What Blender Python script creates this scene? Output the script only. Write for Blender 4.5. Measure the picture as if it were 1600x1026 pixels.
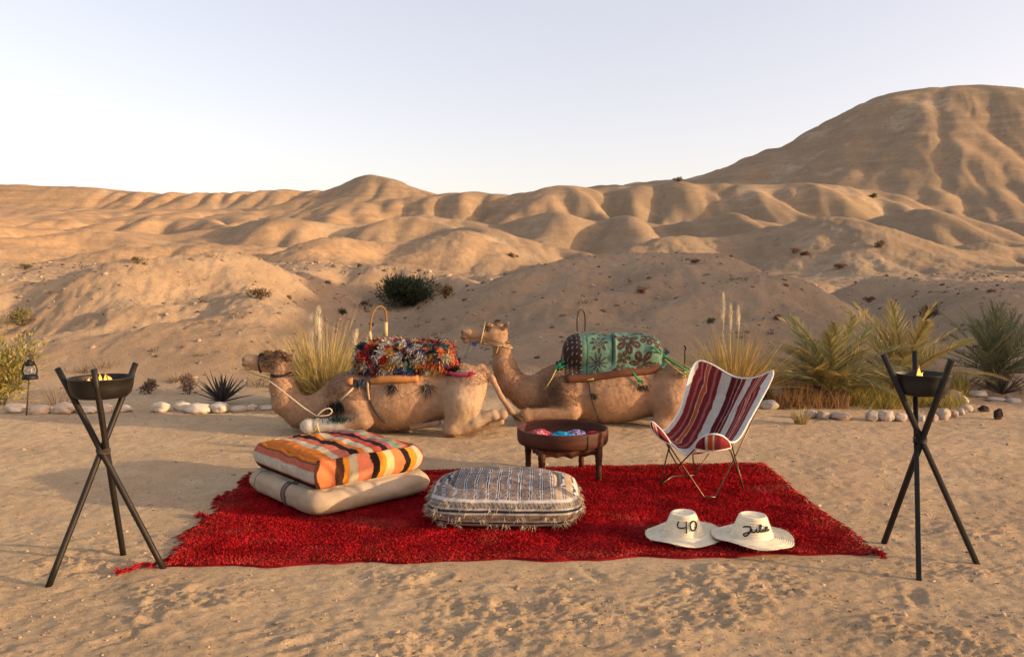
import bpy, math, random
import numpy as np
from mathutils import Vector

# ------------------------------------------------------------------ reset
for o in list(bpy.data.objects): bpy.data.objects.remove(o)
S = bpy.context.scene
COL = S.collection
random.seed(7); RNG = np.random.default_rng(7)

# ------------------------------------------------------------------ camera
F, CX, CY, HZ, CAMH = 1200.0, 800.0, 513.0, 440.0, 1.6
PITCH = math.atan((CY - HZ) / F)
cd = bpy.data.cameras.new('camera'); cam = bpy.data.objects.new('camera', cd); COL.objects.link(cam)
cd.sensor_width = 36.0; cd.lens = 36.0 * F / 1600.0
cd.clip_start = 0.05; cd.clip_end = 5000
cam.location = (0, 0, CAMH); cam.rotation_euler = (math.pi/2 - PITCH, 0, 0)
S.camera = cam
S.render.resolution_x, S.render.resolution_y = 1024, 656

# ------------------------------------------------------------------ sky, sun, exposure
SUN_EL, SUN_AZ = math.radians(10.5), math.radians(-14.0)      # azimuth from +x towards +y
wd = bpy.data.worlds.new('World'); S.world = wd; wd.use_nodes = True
wn = wd.node_tree; bgn = wn.nodes['Background']
sky = wn.nodes.new('ShaderNodeTexSky'); sky.sky_type = 'NISHITA'; sky.sun_disc = False
sky.sun_elevation = SUN_EL; sky.sun_rotation = math.pi/2 - SUN_AZ
sky.altitude = 500; sky.air_density = 1.0; sky.dust_density = 3.5; sky.ozone_density = 0.0
wb_ = wn.nodes.new('ShaderNodeMix'); wb_.data_type = 'RGBA'; wb_.blend_type = 'MULTIPLY'; wb_.inputs[0].default_value = 1   # warm white balance of the whole sky
wb_.inputs[7].default_value = (1.25, 1.01, 1.0, 1); wn.links.new(sky.outputs[0], wb_.inputs[6])
hz_ = wn.nodes.new('ShaderNodeMix'); hz_.data_type = 'RGBA'; hz_.inputs[0].default_value = .42                                # even thin dust veil over the whole sky
hz_.inputs[7].default_value = (2.50, 2.48, 2.68, 1); wn.links.new(wb_.outputs[2], hz_.inputs[6])
wn.links.new(hz_.outputs[2], bgn.inputs[0]); bgn.inputs[1].default_value = 0.15
sd = bpy.data.lights.new('sun', 'SUN'); sun = bpy.data.objects.new('sun', sd); COL.objects.link(sun)
sd.energy = 3.0; sd.angle = math.radians(0.6); sd.color = (1.0, 0.70, 0.40)
TO_SUN = Vector((math.cos(SUN_EL)*math.cos(SUN_AZ), math.cos(SUN_EL)*math.sin(SUN_AZ), math.sin(SUN_EL)))
sun.rotation_euler = TO_SUN.to_track_quat('Z', 'Y').to_euler()
S.view_settings.view_transform = 'Standard'; S.view_settings.look = 'None'
S.view_settings.exposure = 1.2; S.view_settings.gamma = 1.0
S.view_settings.use_curve_mapping = False

# ------------------------------------------------------------------ picture -> place
def ray(px, py):
    X = (px - CX)/F; Yv = (CY - py)/F
    c, s = math.cos(PITCH), math.sin(PITCH)
    dy = c + Yv*s; dz = Yv*c - s
    return X/dy, dz/dy
def W(px, py, Y):
    u, e = ray(px, py); return np.array([u*Y, Y, CAMH + e*Y])
def G(px, py, z=0.0):
    u, e = ray(px, py); Y = (z - CAMH)/e; return np.array([u*Y, Y, z])
def erow(py): return np.tan(np.arctan((CY - np.asarray(py, float))/F) - PITCH)

# ------------------------------------------------------------------ noise
PERM = np.random.default_rng(3).permutation(1024).astype(np.int64)
GR = np.random.default_rng(4).normal(size=(1024, 2)); GR /= np.linalg.norm(GR, axis=1)[:, None]
def noise2(x, y, seed=0):
    xi = np.floor(x).astype(np.int64); yi = np.floor(y).astype(np.int64)
    fx = x - xi; fy = y - yi
    u = fx*fx*fx*(fx*(fx*6-15)+10); v = fy*fy*fy*(fy*(fy*6-15)+10)
    def g(a, b, dx, dy):
        h = PERM[(PERM[(a + seed*37) & 1023] + b) & 1023]; return GR[h, 0]*dx + GR[h, 1]*dy
    n00 = g(xi, yi, fx, fy); n10 = g(xi+1, yi, fx-1, fy); n01 = g(xi, yi+1, fx, fy-1); n11 = g(xi+1, yi+1, fx-1, fy-1)
    return ((n00*(1-u)+n10*u)*(1-v) + (n01*(1-u)+n11*u)*v)*1.5
def fbm(x, y, oct=4, seed=0, gain=.5):
    s = 0; a = 1
    for i in range(oct): s = s + a*noise2(x*2**i, y*2**i, seed+i*5); a *= gain
    return s
def sstep(a, b, x): t = np.clip((x-a)/(b-a), 0, 1); return t*t*(3-2*t)
def smax(a, b, k):
    h = np.maximum(k - np.abs(a-b), 0)/k; return np.maximum(a, b) + h*h*k*.25
def smin(a, b, k): return -smax(-a, -b, k)

# ------------------------------------------------------------------ mesh helpers
def mesh_of(name, v, f, mats=None, smooth=True, attrs=None, cols=None, fmat=None):
    me = bpy.data.meshes.new(name)
    v = np.asarray(v, np.float32); nv = len(v)
    if isinstance(f, np.ndarray) and f.ndim == 2:
        nf, k = f.shape
        me.vertices.add(nv); me.vertices.foreach_set('co', v.ravel())
        me.loops.add(nf*k); me.loops.foreach_set('vertex_index', f.astype(np.int32).ravel())
        me.polygons.add(nf); me.polygons.foreach_set('loop_start', np.arange(0, nf*k, k, dtype=np.int32))
        me.update(calc_edges=True)
    else:
        ln = np.array([len(q) for q in f], np.int32); fl = np.fromiter((i for q in f for i in q), np.int32, int(ln.sum()))
        me.vertices.add(nv); me.vertices.foreach_set('co', v.ravel()); me.loops.add(len(fl)); me.loops.foreach_set('vertex_index', fl)
        me.polygons.add(len(ln)); me.polygons.foreach_set('loop_start', np.concatenate([[0], np.cumsum(ln)[:-1]]).astype(np.int32))
        me.update(calc_edges=True)
    if smooth: me.polygons.foreach_set('use_smooth', np.ones(len(me.polygons), bool))
    for k_, a in (attrs or {}).items():
        at = me.attributes.new(k_, 'FLOAT', 'POINT'); at.data.foreach_set('value', np.asarray(a, np.float32))
    if cols is not None:
        c = np.ones((nv, 4), np.float32); c[:, :3] = cols
        at = me.attributes.new('Col', 'FLOAT_COLOR', 'POINT'); at.data.foreach_set('color', c.ravel())
    for m in (mats or []): me.materials.append(m)
    if fmat is not None: me.polygons.foreach_set('material_index', np.asarray(fmat, np.int32))
    return me
def link(name, data, parent=None, loc=None, kind=None):
    o = bpy.data.objects.new(name, data); COL.objects.link(o)
    if parent is not None: o.parent = parent
    if loc is not None: o.location = tuple(map(float, loc))
    if kind: o['kind'] = kind
    return o
def tag(o, label, cat, group=None):
    o['label'] = label; o['category'] = cat
    if group: o['group'] = group
    return o
def thing(name, label, cat, loc=(0, 0, 0), group=None, rz=0):
    o = bpy.data.objects.new(name, None); COL.objects.link(o); o.empty_display_size = .1
    o.location = tuple(map(float, loc)); o.rotation_euler = (0, 0, rz)
    return tag(o, label, cat, group)

class MB:
    """collects geometry for one mesh"""
    def __init__(s): s.v = []; s.f = []; s.c = []; s.n = 0; s.m = []
    def add(s, v, f, col=None, m=0):
        v = np.asarray(v, float).reshape(-1, 3); b = s.n
        s.v.append(v); s.n += len(v)
        for q in f: s.f.append(tuple(int(i)+b for i in q)); s.m.append(m)
        s.c.append(np.tile(np.asarray(col if col is not None else (1, 1, 1), float), (len(v), 1)) if col is None or np.ndim(col) == 1 else np.asarray(col, float))
        return s
    def tube(s, pts, r, n=8, col=None, cap=True, twist=0.0, m=0, flat=None):
        pts = np.asarray(pts, float); k = len(pts); r = np.broadcast_to(np.asarray(r, float), (k,))
        T = np.gradient(pts, axis=0); T /= np.maximum(np.linalg.norm(T, axis=1), 1e-9)[:, None]
        up = np.array([0, 0, 1.0]) if abs(T[0, 2]) < .9 else np.array([1.0, 0, 0])
        A = np.cross(T[0], up); A /= np.linalg.norm(A); V = []
        for i in range(k):
            A = A - T[i]*np.dot(A, T[i]); A /= max(np.linalg.norm(A), 1e-9); B = np.cross(T[i], A)
            for j in range(n):
                a = 2*math.pi*j/n + twist
                V.append(pts[i] + r[i]*(math.cos(a)*A + math.sin(a)*B*(flat or 1)))
        Fq = [(i*n+j, i*n+(j+1) % n, (i+1)*n+(j+1) % n, (i+1)*n+j) for i in range(k-1) for j in range(n)]
        if cap: Fq += [tuple(range(n))[::-1], tuple((k-1)*n+j for j in range(n))]
        return s.add(V, Fq, col, m)
    def box(s, c, h, R=None, col=None, m=0):
        c = np.asarray(c, float); h = np.asarray(h, float)
        V = np.array([(x, y, z) for x in (-1, 1) for y in (-1, 1) for z in (-1, 1)], float)*h
        if R is not None: V = V @ np.asarray(R).T
        Fq = [(0, 1, 3, 2), (4, 6, 7, 5), (0, 4, 5, 1), (2, 3, 7, 6), (0, 2, 6, 4), (1, 5, 7, 3)]
        return s.add(V+c, Fq, col, m)
    def lathe(s, prof, n=32, c=(0, 0, 0), col=None, m=0, close=False):
        c = np.asarray(c, float); V = []
        for r, z in prof:
            for j in range(n):
                a = 2*math.pi*j/n; V.append((r*math.cos(a), r*math.sin(a), z))
        k = len(prof)
        Fq = [(i*n+j, i*n+(j+1) % n, (i+1)*n+(j+1) % n, (i+1)*n+j) for i in range(k-1) for j in range(n)]
        return s.add(np.array(V)+c, Fq, col, m)
    def build(s, name, mats, parent=None, loc=None, smooth=True, kind=None, origin=(0, 0, 0)):
        mats = mats if isinstance(mats, (list, tuple)) else [mats]
        v = np.concatenate(s.v) - np.asarray(origin, float)
        me = mesh_of(name, v, s.f, mats, smooth, cols=np.concatenate(s.c), fmat=s.m)
        return link(name, me, parent, loc, kind)
def spline(pts, n):
    """Catmull-Rom through the points"""
    P = np.asarray(pts, float); k = len(P)
    P = np.vstack([2*P[0]-P[1], P, 2*P[-1]-P[-2]]); t = np.linspace(0, k-1-1e-9, n); i = t.astype(int); u = (t-i)[:, None]
    a, b, c, d = P[i], P[i+1], P[i+2], P[i+3]
    return .5*(2*b + (c-a)*u + (2*a-5*b+4*c-d)*u*u + (3*b-a-3*c+d)*u**3)
def patch(ctrl, nu, nv):
    C = np.asarray(ctrl, float)
    R = np.stack([spline(C[i], nv) for i in range(C.shape[0])])
    return np.stack([spline(R[:, j], nu) for j in range(nv)], axis=1)
def grid_faces(nu, nv, wrap=False):
    i, j = np.meshgrid(np.arange(nu-1), np.arange(nv if wrap else nv-1), indexing='ij')
    j2 = (j+1) % nv
    return np.stack([i*nv+j, i*nv+j2, (i+1)*nv+j2, (i+1)*nv+j], -1).reshape(-1, 4)

# ------------------------------------------------------------------ materials
def nodes_of(name):
    m = bpy.data.materials.new(name); m.use_nodes = True; return m, m.node_tree, m.node_tree.nodes['Principled BSDF']
def mixc(nt, fac, a, b, mode='MIX'):
    n = nt.nodes.new('ShaderNodeMix'); n.data_type = 'RGBA'; n.blend_type = mode
    for sck, val in ((n.inputs[0], fac), (n.inputs[6], a), (n.inputs[7], b)):
        if hasattr(val, 'is_output'): nt.links.new(val, sck)
        elif isinstance(val, (int, float)): sck.default_value = val
        else: sck.default_value = (*val, 1)
    return n.outputs[2]
def nz(nt, scale, detail=4, vec=None, rough=.55, dist=0):
    n = nt.nodes.new('ShaderNodeTexNoise'); n.inputs['Scale'].default_value = scale; n.inputs['Detail'].default_value = detail
    n.inputs['Roughness'].default_value = rough; n.inputs['Distortion'].default_value = dist
    if vec is not None: nt.links.new(vec, n.inputs['Vector'])
    return n.outputs['Fac']
def rng(nt, val, a, b, c=0., d=1., smooth=False):
    n = nt.nodes.new('ShaderNodeMapRange'); n.inputs[1].default_value = a; n.inputs[2].default_value = b
    n.inputs[3].default_value = c; n.inputs[4].default_value = d
    if smooth: n.interpolation_type = 'SMOOTHSTEP'
    nt.links.new(val, n.inputs[0]); return n.outputs[0]
def mth(nt, op, a, b=None):
    n = nt.nodes.new('ShaderNodeMath'); n.operation = op
    for i, v in enumerate((a, b)):
        if v is None: continue
        if hasattr(v, 'is_output'): nt.links.new(v, n.inputs[i])
        else: n.inputs[i].default_value = v
    return n.outputs[0]
def geo_pos(nt):
    return nt.nodes.new('ShaderNodeNewGeometry').outputs['Position']
def bump(nt, b, h, strength, dist, prev=None):
    n = nt.nodes.new('ShaderNodeBump'); n.inputs['Strength'].default_value = strength; n.inputs['Distance'].default_value = dist
    nt.links.new(h, n.inputs['Height'])
    if prev is not None: nt.links.new(prev, n.inputs['Normal'])
    nt.links.new(n.outputs[0], b.inputs['Normal']); return n.outputs[0]
def mat(name, color=None, var=.25, vscale=12, rough=.85, bs=.3, bscale=80, bdist=.004, spec=.25, metal=0., trans=0., tint=None, stretch=None):
    m, nt, b = nodes_of(name)
    tc = nt.nodes.new('ShaderNodeTexCoord'); vec = tc.outputs['Object']
    if stretch:
        mp = nt.nodes.new('ShaderNodeMapping'); mp.inputs['Scale'].default_value = stretch; nt.links.new(vec, mp.inputs[0]); vec = mp.outputs[0]
    if color is None:
        at = nt.nodes.new('ShaderNodeAttribute'); at.attribute_name = 'Col'; base = at.outputs['Color']
    else: base = color
    f = rng(nt, nz(nt, vscale, 5, vec), .3, .7)
    if color is not None:
        dk = tuple(c*(1-var) for c in color); lt = tint or tuple(min(1, c*(1+var)) for c in color)
        c = mixc(nt, f, dk, lt)
    else:
        g = mixc(nt, f, (1-var,)*3, (1+var*.6,)*3); c = mixc(nt, 1.0, base, g, 'MULTIPLY')
    nt.links.new(c, b.inputs['Base Color'])
    b.inputs['Roughness'].default_value = rough; b.inputs['Specular IOR Level'].default_value = spec; b.inputs['Metallic'].default_value = metal
    if bs: bump(nt, b, nz(nt, bscale, 4, vec), bs, bdist)
    if trans:
        out = nt.nodes['Material Output']; tr = nt.nodes.new('ShaderNodeBsdfTranslucent'); mx = nt.nodes.new('ShaderNodeMixShader')
        nt.links.new(c, tr.inputs[0]); mx.inputs[0].default_value = trans
        nt.links.new(b.outputs[0], mx.inputs[1]); nt.links.new(tr.outputs[0], mx.inputs[2]); nt.links.new(mx.outputs[0], out.inputs[0])
    return m

def ground_mat(name):
    m, nt, b = nodes_of(name); P = geo_pos(nt)
    sx = nt.nodes.new('ShaderNodeSeparateXYZ'); nt.links.new(P, sx.inputs[0])
    mul = lambda x, k: mth(nt, 'MULTIPLY', x, k)
    # trodden sandy earth: dusty patches, darker damp-looking crust, grit
    n1 = rng(nt, nz(nt, .9, 6, P, .6), .35, .65); n2 = rng(nt, nz(nt, 5, 7, P, .68), .36, .66); n3 = rng(nt, nz(nt, 45, 7, P, .85), .47, .60); n3b = rng(nt, nz(nt, 30, 8, P, .85), .52, .62)
    a = mixc(nt, n1, (.56, .420, .290), (.44, .320, .215))
    side = rng(nt, mth(nt, 'ADD', sx.outputs[0], mul(nz(nt, .5, 3, P), 3.)), .8, 5.)
    a = mixc(nt, side, a, mixc(nt, n1, (.50, .365, .255), (.41, .285, .195)))
    a = mixc(nt, mul(n2, .46), a, (.29, .200, .132))
    a = mixc(nt, mul(n3, .40), a, (.60, .47, .32)); a = mixc(nt, mul(n3b, .42), a, (.19, .125, .078))
    # weathered clay slopes: layers, rusty and olive patches, scree
    big = rng(nt, nz(nt, .035, 5, P, .55), .38, .62)
    c = mixc(nt, big, (.335, .240, .168), (.245, .190, .138))
    lf = rng(nt, mth(nt, 'DIVIDE', sx.outputs[0], mth(nt, 'ADD', sx.outputs[1], 1.)), -.42, .15)
    c = mixc(nt, lf, mixc(nt, big, (.50, .312, .180), (.39, .262, .165)), c)  # left slopes more orange: clay colour plus warm sunlight painted in
    mp = nt.nodes.new('ShaderNodeMapping'); mp.inputs['Scale'].default_value = (.02, .02, .55); nt.links.new(P, mp.inputs[0])
    st = rng(nt, nz(nt, 1.6, 5, mp.outputs[0], .6), .4, .62)
    c = mixc(nt, mul(st, .62), c, (.23, .172, .125))
    pale = rng(nt, nz(nt, .06, 6, P, .65), .56, .68)
    c = mixc(nt, mul(pale, .5), c, (.56, .46, .35))
    vo = nt.nodes.new('ShaderNodeTexVoronoi'); vo.inputs['Scale'].default_value = .55; nt.links.new(P, vo.inputs['Vector'])
    sc = mth(nt, 'MULTIPLY', rng(nt, vo.outputs['Distance'], .10, .26, 1, 0), rng(nt, nz(nt, .05, 4, P), .46, .60))
    c = mixc(nt, mul(sc, .6), c, (.13, .10, .06))
    c = mixc(nt, mul(rng(nt, nz(nt, 1.1, 9, P, .72), .42, .68), .55), c, (.20, .135, .088))
    c = mixc(nt, mul(rng(nt, nz(nt, 7, 7, P, .78), .48, .68), .38), c, (.45, .36, .26))
    c = mixc(nt, mul(rng(nt, nz(nt, 16, 6, P, .8), .52, .68), .62), c, (.105, .072, .048))
    c = mixc(nt, mul(rng(nt, nz(nt, .28, 8, P, .66, .6), .46, .64), .42), c, (.215, .150, .105))
    # stony foot of the near slopes: browner earth, plus shade painted towards the right
    ft = rng(nt, sx.outputs[1], 34., 52., 1, 0, True); fr = rng(nt, mth(nt, 'ADD', sx.outputs[0], mul(nz(nt, .25, 4, P), 5.)), -7., 1.5)
    c = mixc(nt, mul(ft, mth(nt, 'ADD', mul(fr, .58), .08)), c, mixc(nt, rng(nt, nz(nt, .5, 6, P, .65), .4, .62), (.40, .285, .20), (.29, .21, .152)))
    c = mixc(nt, mth(nt, 'MULTIPLY', mul(ft, mth(nt, 'SUBTRACT', 1., fr)), mul(rng(nt, nz(nt, .35, 6, P, .65), .35, .6), .5)), c, (.56, .42, .295))  # sunlit look of the left mound painted in as paler earth
    bl = rng(nt, mth(nt, 'ADD', sx.outputs[1], mul(nz(nt, .6, 4, P), 3.)), 11.6, 14.6, 0, 1, True)
    a = mixc(nt, bl, a, c)
    a = mixc(nt, 1.0, a, (1., .985, .87), 'MULTIPLY')
    nt.links.new(a, b.inputs['Base Color']); b.inputs['Roughness'].default_value = .95; b.inputs['Specular IOR Level'].default_value = .08
    pv = bump(nt, b, nz(nt, 18, 9, P, .78), .9, .026)
    pv = bump(nt, b, nz(nt, 60, 6, P, .8), .9, .008, pv)
    pv = bump(nt, b, mth(nt, 'MULTIPLY', nz(nt, 2.2, 10, P, .74), bl), .7, .16, pv)
    return m
M_hill = ground_mat('sandy_clay')

# ------------------------------------------------------------------ terrain heights
BY = np.log(np.array([8., 10.5, 14, 20, 30, 50, 75, 100, 150, 220, 300, 450, 700, 1500]))
BZ = np.array([0, 0, .0, .02, .12, .5, 1.5, 3.6, 10., 19., 27., 34., 36., 36.])
BD = np.gradient(BZ, BY)
def base_h(y):
    l = np.clip(np.log(np.maximum(y, 1e-3)), BY[0], BY[-1]-1e-6); i = np.clip(np.searchsorted(BY, l, side='right')-1, 0, len(BY)-2)
    h = BY[i+1]-BY[i]; t = (l-BY[i])/h
    return ((2*t**3-3*t**2+1)*BZ[i] + (t**3-2*t**2+t)*h*BD[i] + (-2*t**3+3*t**2)*BZ[i+1] + (t**3-t**2)*h*BD[i+1])
# crest lines: depth, front width, back width, [(picture x, picture y)...]
LAYERS = [
 (292, 34, 120, [(-1500, 330), (-400, 300), (0, 288), (120, 293), (230, 301), (340, 299), (450, 297), (600, 298), (700, 301), (780, 302), (860, 296), (1040, 280), (1200, 270), (1500, 270), (2200, 330), (3500, 350)]),
 (250, 45, 38, [(380, 345), (440, 318), (480, 302), (520, 292), (545, 283), (567, 273), (590, 269), (615, 272), (650, 284), (690, 298), (730, 312), (800, 345)]),
 (235, 105, 120, [(900, 330), (1000, 300), (1080, 278), (1143, 261), (1200, 235), (1250, 212), (1300, 185), (1340, 160), (1370, 149), (1420, 142), (1470, 135), (1500, 133), (1525, 138), (1555, 155), (1590, 180), (1660, 225), (1800, 290), (2000, 330), (2300, 350)]),
 (165, 38, 40, [(-600, 360), (0, 352), (150, 352), (300, 347), (420, 337), (520, 322), (600, 314), (700, 305), (800, 300), (870, 294), (960, 289), (1040, 285), (1130, 279), (1250, 285), (1400, 300), (1600, 300), (2200, 380)]),
 (105, 30, 30, [(-500, 370), (-60, 352), (0, 358), (60, 366), (110, 375), (180, 360), (260, 352), (340, 356), (400, 345), (470, 350), (540, 342), (620, 350), (690, 345), (780, 352), (850, 348), (930, 342), (1000, 338), (1090, 350), (1180, 352), (1300, 345), (1450, 330), (1600, 330), (2200, 390)]),
 (72, 24, 20, [(-400, 420), (-100, 390), (0, 385), (80, 400), (150, 395), (230, 372), (300, 368), (370, 380), (430, 372), (500, 366), (560, 372), (610, 392), (680, 380), (740, 372), (820, 392), (900, 405), (980, 385), (1060, 360), (1130, 345), (1210, 336), (1290, 343), (1370, 362), (1450, 380), (1560, 380), (1700, 390), (2200, 420)]),
 (22, 10.5, 9, [(-700, 470), (-300, 452), (-100, 446), (0, 440), (60, 432), (120, 420), (170, 406), (210, 392), (245, 380), (290, 370), (340, 374), (400, 396), (460, 430), (510, 468), (550, 508), (600, 550), (700, 590)]),
 (25, 13, 11, [(600, 570), (650, 512), (690, 470), (740, 436), (800, 408), (860, 395), (930, 391), (1010, 396), (1100, 399), (1180, 405), (1250, 425), (1310, 455), (1360, 490), (1410, 512), (1470, 488), (1540, 462), (1650, 440), (1800, 430), (2200, 450)]),
]
def terrain0(x, y):
    yb = np.maximum(y, 1.)
    base = base_h(yb); z = np.zeros_like(base)
    wx = x + 2.2*fbm(x/14, y/14, 2, 11)*np.clip(yb/60, 0, 1.5)
    for i, (Y, wf, wb, pts) in enumerate(LAYERS):
        xs = np.array([(p[0]-CX)/F*Y for p in pts]); es = CAMH + erow([p[1] for p in pts])*Y
        zc = np.interp(wx, xs, es)
        k = Y*.012
        zc = (zc*2 + np.interp(wx-k, xs, es) + np.interp(wx+k, xs, es))/4
        Yw = Y*(1 + (.10 if Y < 120 else .05)*noise2(x/(Y*.22), np.full_like(x, 3.3*i), 21+i))
        zc = CAMH + (zc-CAMH)*Yw/Y
        t = (yb - Yw); t = np.where(t < 0, t/wf, t/wb)
        b0 = float(base_h(np.array([float(Y)]))[0])
        prof = np.where(np.abs(t) < 1, .5+.5*np.cos(np.pi*np.clip(t, -1, 1)), 0.)
        prof = prof**(.85 if Y > 60 else 1.0)
        z = smax(z, np.maximum(zc - b0, 0)*prof, .012*Y) - .25*.012*Y*0
    z = base + z*sstep(10.8, 18.5, yb)
    # rounded clay lobes parted by sharp runnels
    bx, byy = (1500-CX)/F*235, 235.
    rr = np.hypot(x-bx, y-byy); bigm = np.exp(-(rr/120)**4)
    am = sstep(46, 78, yb)*(1 - .78*sstep(140, 185, yb))*(1 - .75*bigm)*(1 - sstep(205, 240, yb))
    qx = x + 4.*fbm(x/26, y/34, 2, 31); qy = y + 6.*fbm(x/30, y/30, 2, 41)
    l1 = np.abs(noise2(qx/21, qy/34, 51)); l2 = np.abs(noise2(qx/9.5+9, qy/19, 52)); l3 = np.abs(noise2(qx/4.2, qy/12, 53))
    z = z + am*(5.2*np.sqrt(l1*l1+.004) + 2.2*np.sqrt(l2*l2+.003) + .6*np.sqrt(l3*l3+.002) - 1.9)
    # runnels on the flanks of the big hill
    an = np.arctan2(x-bx, byy-y) + .16*fbm(x/34, y/34, 3, 66)
    hm = np.exp(-((rr-62)/34)**2)
    z = z + hm*(.9*np.sqrt(noise2(an*3.2+.006*rr, rr/200, 61)**2+.0008) + .38*np.sqrt(noise2(an*11+.008*rr, rr/160, 62)**2+.0005) + .18*np.abs(noise2(an*34, rr/120, 63)) - .6)
    # fine runnels down the far faces
    ff = sstep(215, 250, yb)*(1-bigm)
    z = z + ff*(.55*np.abs(noise2(qx/9, qy/60, 64)) + .25*np.abs(noise2(qx/3.5, qy/40, 65)))
    nm = sstep(13, 18, yb)*(1-sstep(50, 70, yb))*(.55+.45*sstep(26, 36, yb))
    k1 = np.abs(noise2(qx/13+4, qy/24, 54)); k2 = np.abs(noise2(qx/5.2, qy/13+2, 55)); k3 = np.abs(noise2(qx/1.9, qy/6, 56))
    z = z + nm*(1.4*np.sqrt(k1*k1+.001) + .40*np.sqrt(k2*k2+.0008) + .10*np.sqrt(k3*k3+.001) - .4)
    # unseen ridge added beyond the frame on the right, shaped to shade the near slopes
    z = z + (9.4+.11*np.clip(y, 0, 30))*np.exp(-((x-44)/13)**2)*sstep(.3, 3.4, y+.8*noise2(x/6, y/6, 83))*(1-sstep(15, 27, y))*sstep(21, 30, x)
    # broken relief everywhere
    m2 = sstep(11, 17, yb)
    z = z + m2*(.22*fbm(x/7, y/7, 3, 71)*(1-.6*sstep(120, 180, yb)) + .085*fbm(x/1.3, y/1.6, 5, 75, .62)*(1-sstep(70, 110, yb)) + .05*np.abs(fbm(x/.45, y/.7, 2, 79))*(1-sstep(28, 45, yb)))
    # a dry gully between the two near mounds and one on the right
    for gx0, gy0, gx1, gy1, w, dep in ((-2.4, 13, -4.6, 29, 1.5, 1.3), (8.2, 15, 11.8, 28, .9, .8), (-9.3, 13, -15, 28, 1.0, .3)):
        tt = np.clip(((x-gx0)*(gx1-gx0)+(y-gy0)*(gy1-gy0))/((gx1-gx0)**2+(gy1-gy0)**2), 0, 1)
        d = np.hypot(x-gx0-tt*(gx1-gx0) + .8*noise2(y/4, y*0+gx0, 81), y-gy0-tt*(gy1-gy0))
        z = z - dep*np.exp(-(d/w)**2)*m2
    return z
# ------------------------------------------------------------------ running water cuts the slopes
import heapq
def erode(x0, x1, y0, y1, h, steps, K, diff, seed, rough):
    xs = np.arange(x0, x1+h*.5, h); ys = np.arange(y0, y1+h*.5, h); nx, ny = len(xs), len(ys)
    X, Y = np.meshgrid(xs, ys, indexing='ij'); Z0 = terrain0(X.ravel(), Y.ravel()).reshape(nx, ny)
    z = Z0 + rough*np.random.default_rng(seed).normal(size=Z0.shape)
    idx = np.arange(nx*ny).reshape(nx, ny); NB8 = [(-1, 0, 1.), (1, 0, 1.), (0, -1, 1.), (0, 1, 1.), (-1, -1, 1.4142), (-1, 1, 1.4142), (1, -1, 1.4142), (1, 1, 1.4142)]
    border = np.zeros((nx, ny), bool); border[0] = border[-1] = True; border[:, 0] = border[:, -1] = True
    for st in range(steps):
        # flood hollows so that every cell drains, remembering where each one drains to
        zf = z.ravel().tolist(); rec = list(range(nx*ny)); dist = [h]*(nx*ny); done = border.ravel().tolist(); order = []
        hp = [(zf[i], i) for i in np.nonzero(border.ravel())[0].tolist()]; heapq.heapify(hp)
        if st % 2 == 0:
            while hp:
                zi, i = heapq.heappop(hp); order.append(i); a, b = divmod(i, ny)
                for da, db, dl in NB8:
                    a2, b2 = a+da, b+db
                    if 0 <= a2 < nx and 0 <= b2 < ny:
                        j = a2*ny+b2
                        if not done[j]:
                            done[j] = True; rec[j] = i; dist[j] = dl*h; zj = zf[j]
                            if zj <= zi: zj = zi+1e-4; zf[j] = zj
                            heapq.heappush(hp, (zj, j))
            order0 = order; R0 = np.array(rec)
            # steepest way down on the flooded surface
            Zf = np.array(zf).reshape(nx, ny); best = np.zeros((nx, ny)); R = R0.reshape(nx, ny).copy(); D = np.array(dist).reshape(nx, ny)
            for da, db, dl in NB8:
                sa = slice(max(0, -da), nx-max(0, da)); sb = slice(max(0, -db), ny-max(0, db)); ta = slice(max(0, da), nx-max(0, -da)); tb = slice(max(0, db), ny-max(0, -db))
                sl = (Zf[sa, sb]-Zf[ta, tb])/(dl*h); m = (sl > best[sa, sb]) & ~border[sa, sb]
                best[sa, sb][m] = sl[m]; R[sa, sb][m] = idx[ta, tb][m]; D[sa, sb][m] = dl*h
            order0 = np.argsort(Zf.ravel()).tolist(); rl = R.ravel().tolist(); dl_ = D.ravel()
            A = [h*h]*(nx*ny)
            for i in reversed(order0):
                r = rl[i]
                if r != i: A[r] += A[i]
            fac = K*np.sqrt(np.array(A))/dl_; fac = fac.tolist()
        zl = z.ravel().tolist()
        for i in order0:
            r = rl[i]
            if r != i and zl[i] > zl[r]: f = fac[i]; zl[i] = (zl[i]+f*zl[r])/(1+f)
        z = np.array(zl).reshape(nx, ny)
        for _ in range(2):
            L = np.zeros_like(z); L[1:-1, 1:-1] = z[2:, 1:-1]+z[:-2, 1:-1]+z[1:-1, 2:]+z[1:-1, :-2]-4*z[1:-1, 1:-1]; z = z + diff*L
    return (x0, y0, h, z-Z0)
def cubic(G_, x, y):
    x0, y0, h, D = G_; fx = np.clip((x-x0)/h, 1, D.shape[0]-3.001); fy = np.clip((y-y0)/h, 1, D.shape[1]-3.001); i = fx.astype(int); j = fy.astype(int); u = fx-i; v = fy-j
    w = lambda t: ((1-t)**3/6, (3*t**3-6*t*t+4)/6, (-3*t**3+3*t*t+3*t+1)/6, t**3/6)
    wu, wv = w(u), w(v); s_ = 0
    for a in range(4):
        for b in range(4): s_ = s_ + wu[a]*wv[b]*D[i+a-1, j+b-1]
    return s_
ER_FAR = erode(-165, 215, 40, 320, 1.25, 10, .12, .05, 5, .12)
ER_NEAR = erode(-40, 48, 13, 66, .45, 9, .13, .045, 6, .05)
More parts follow.
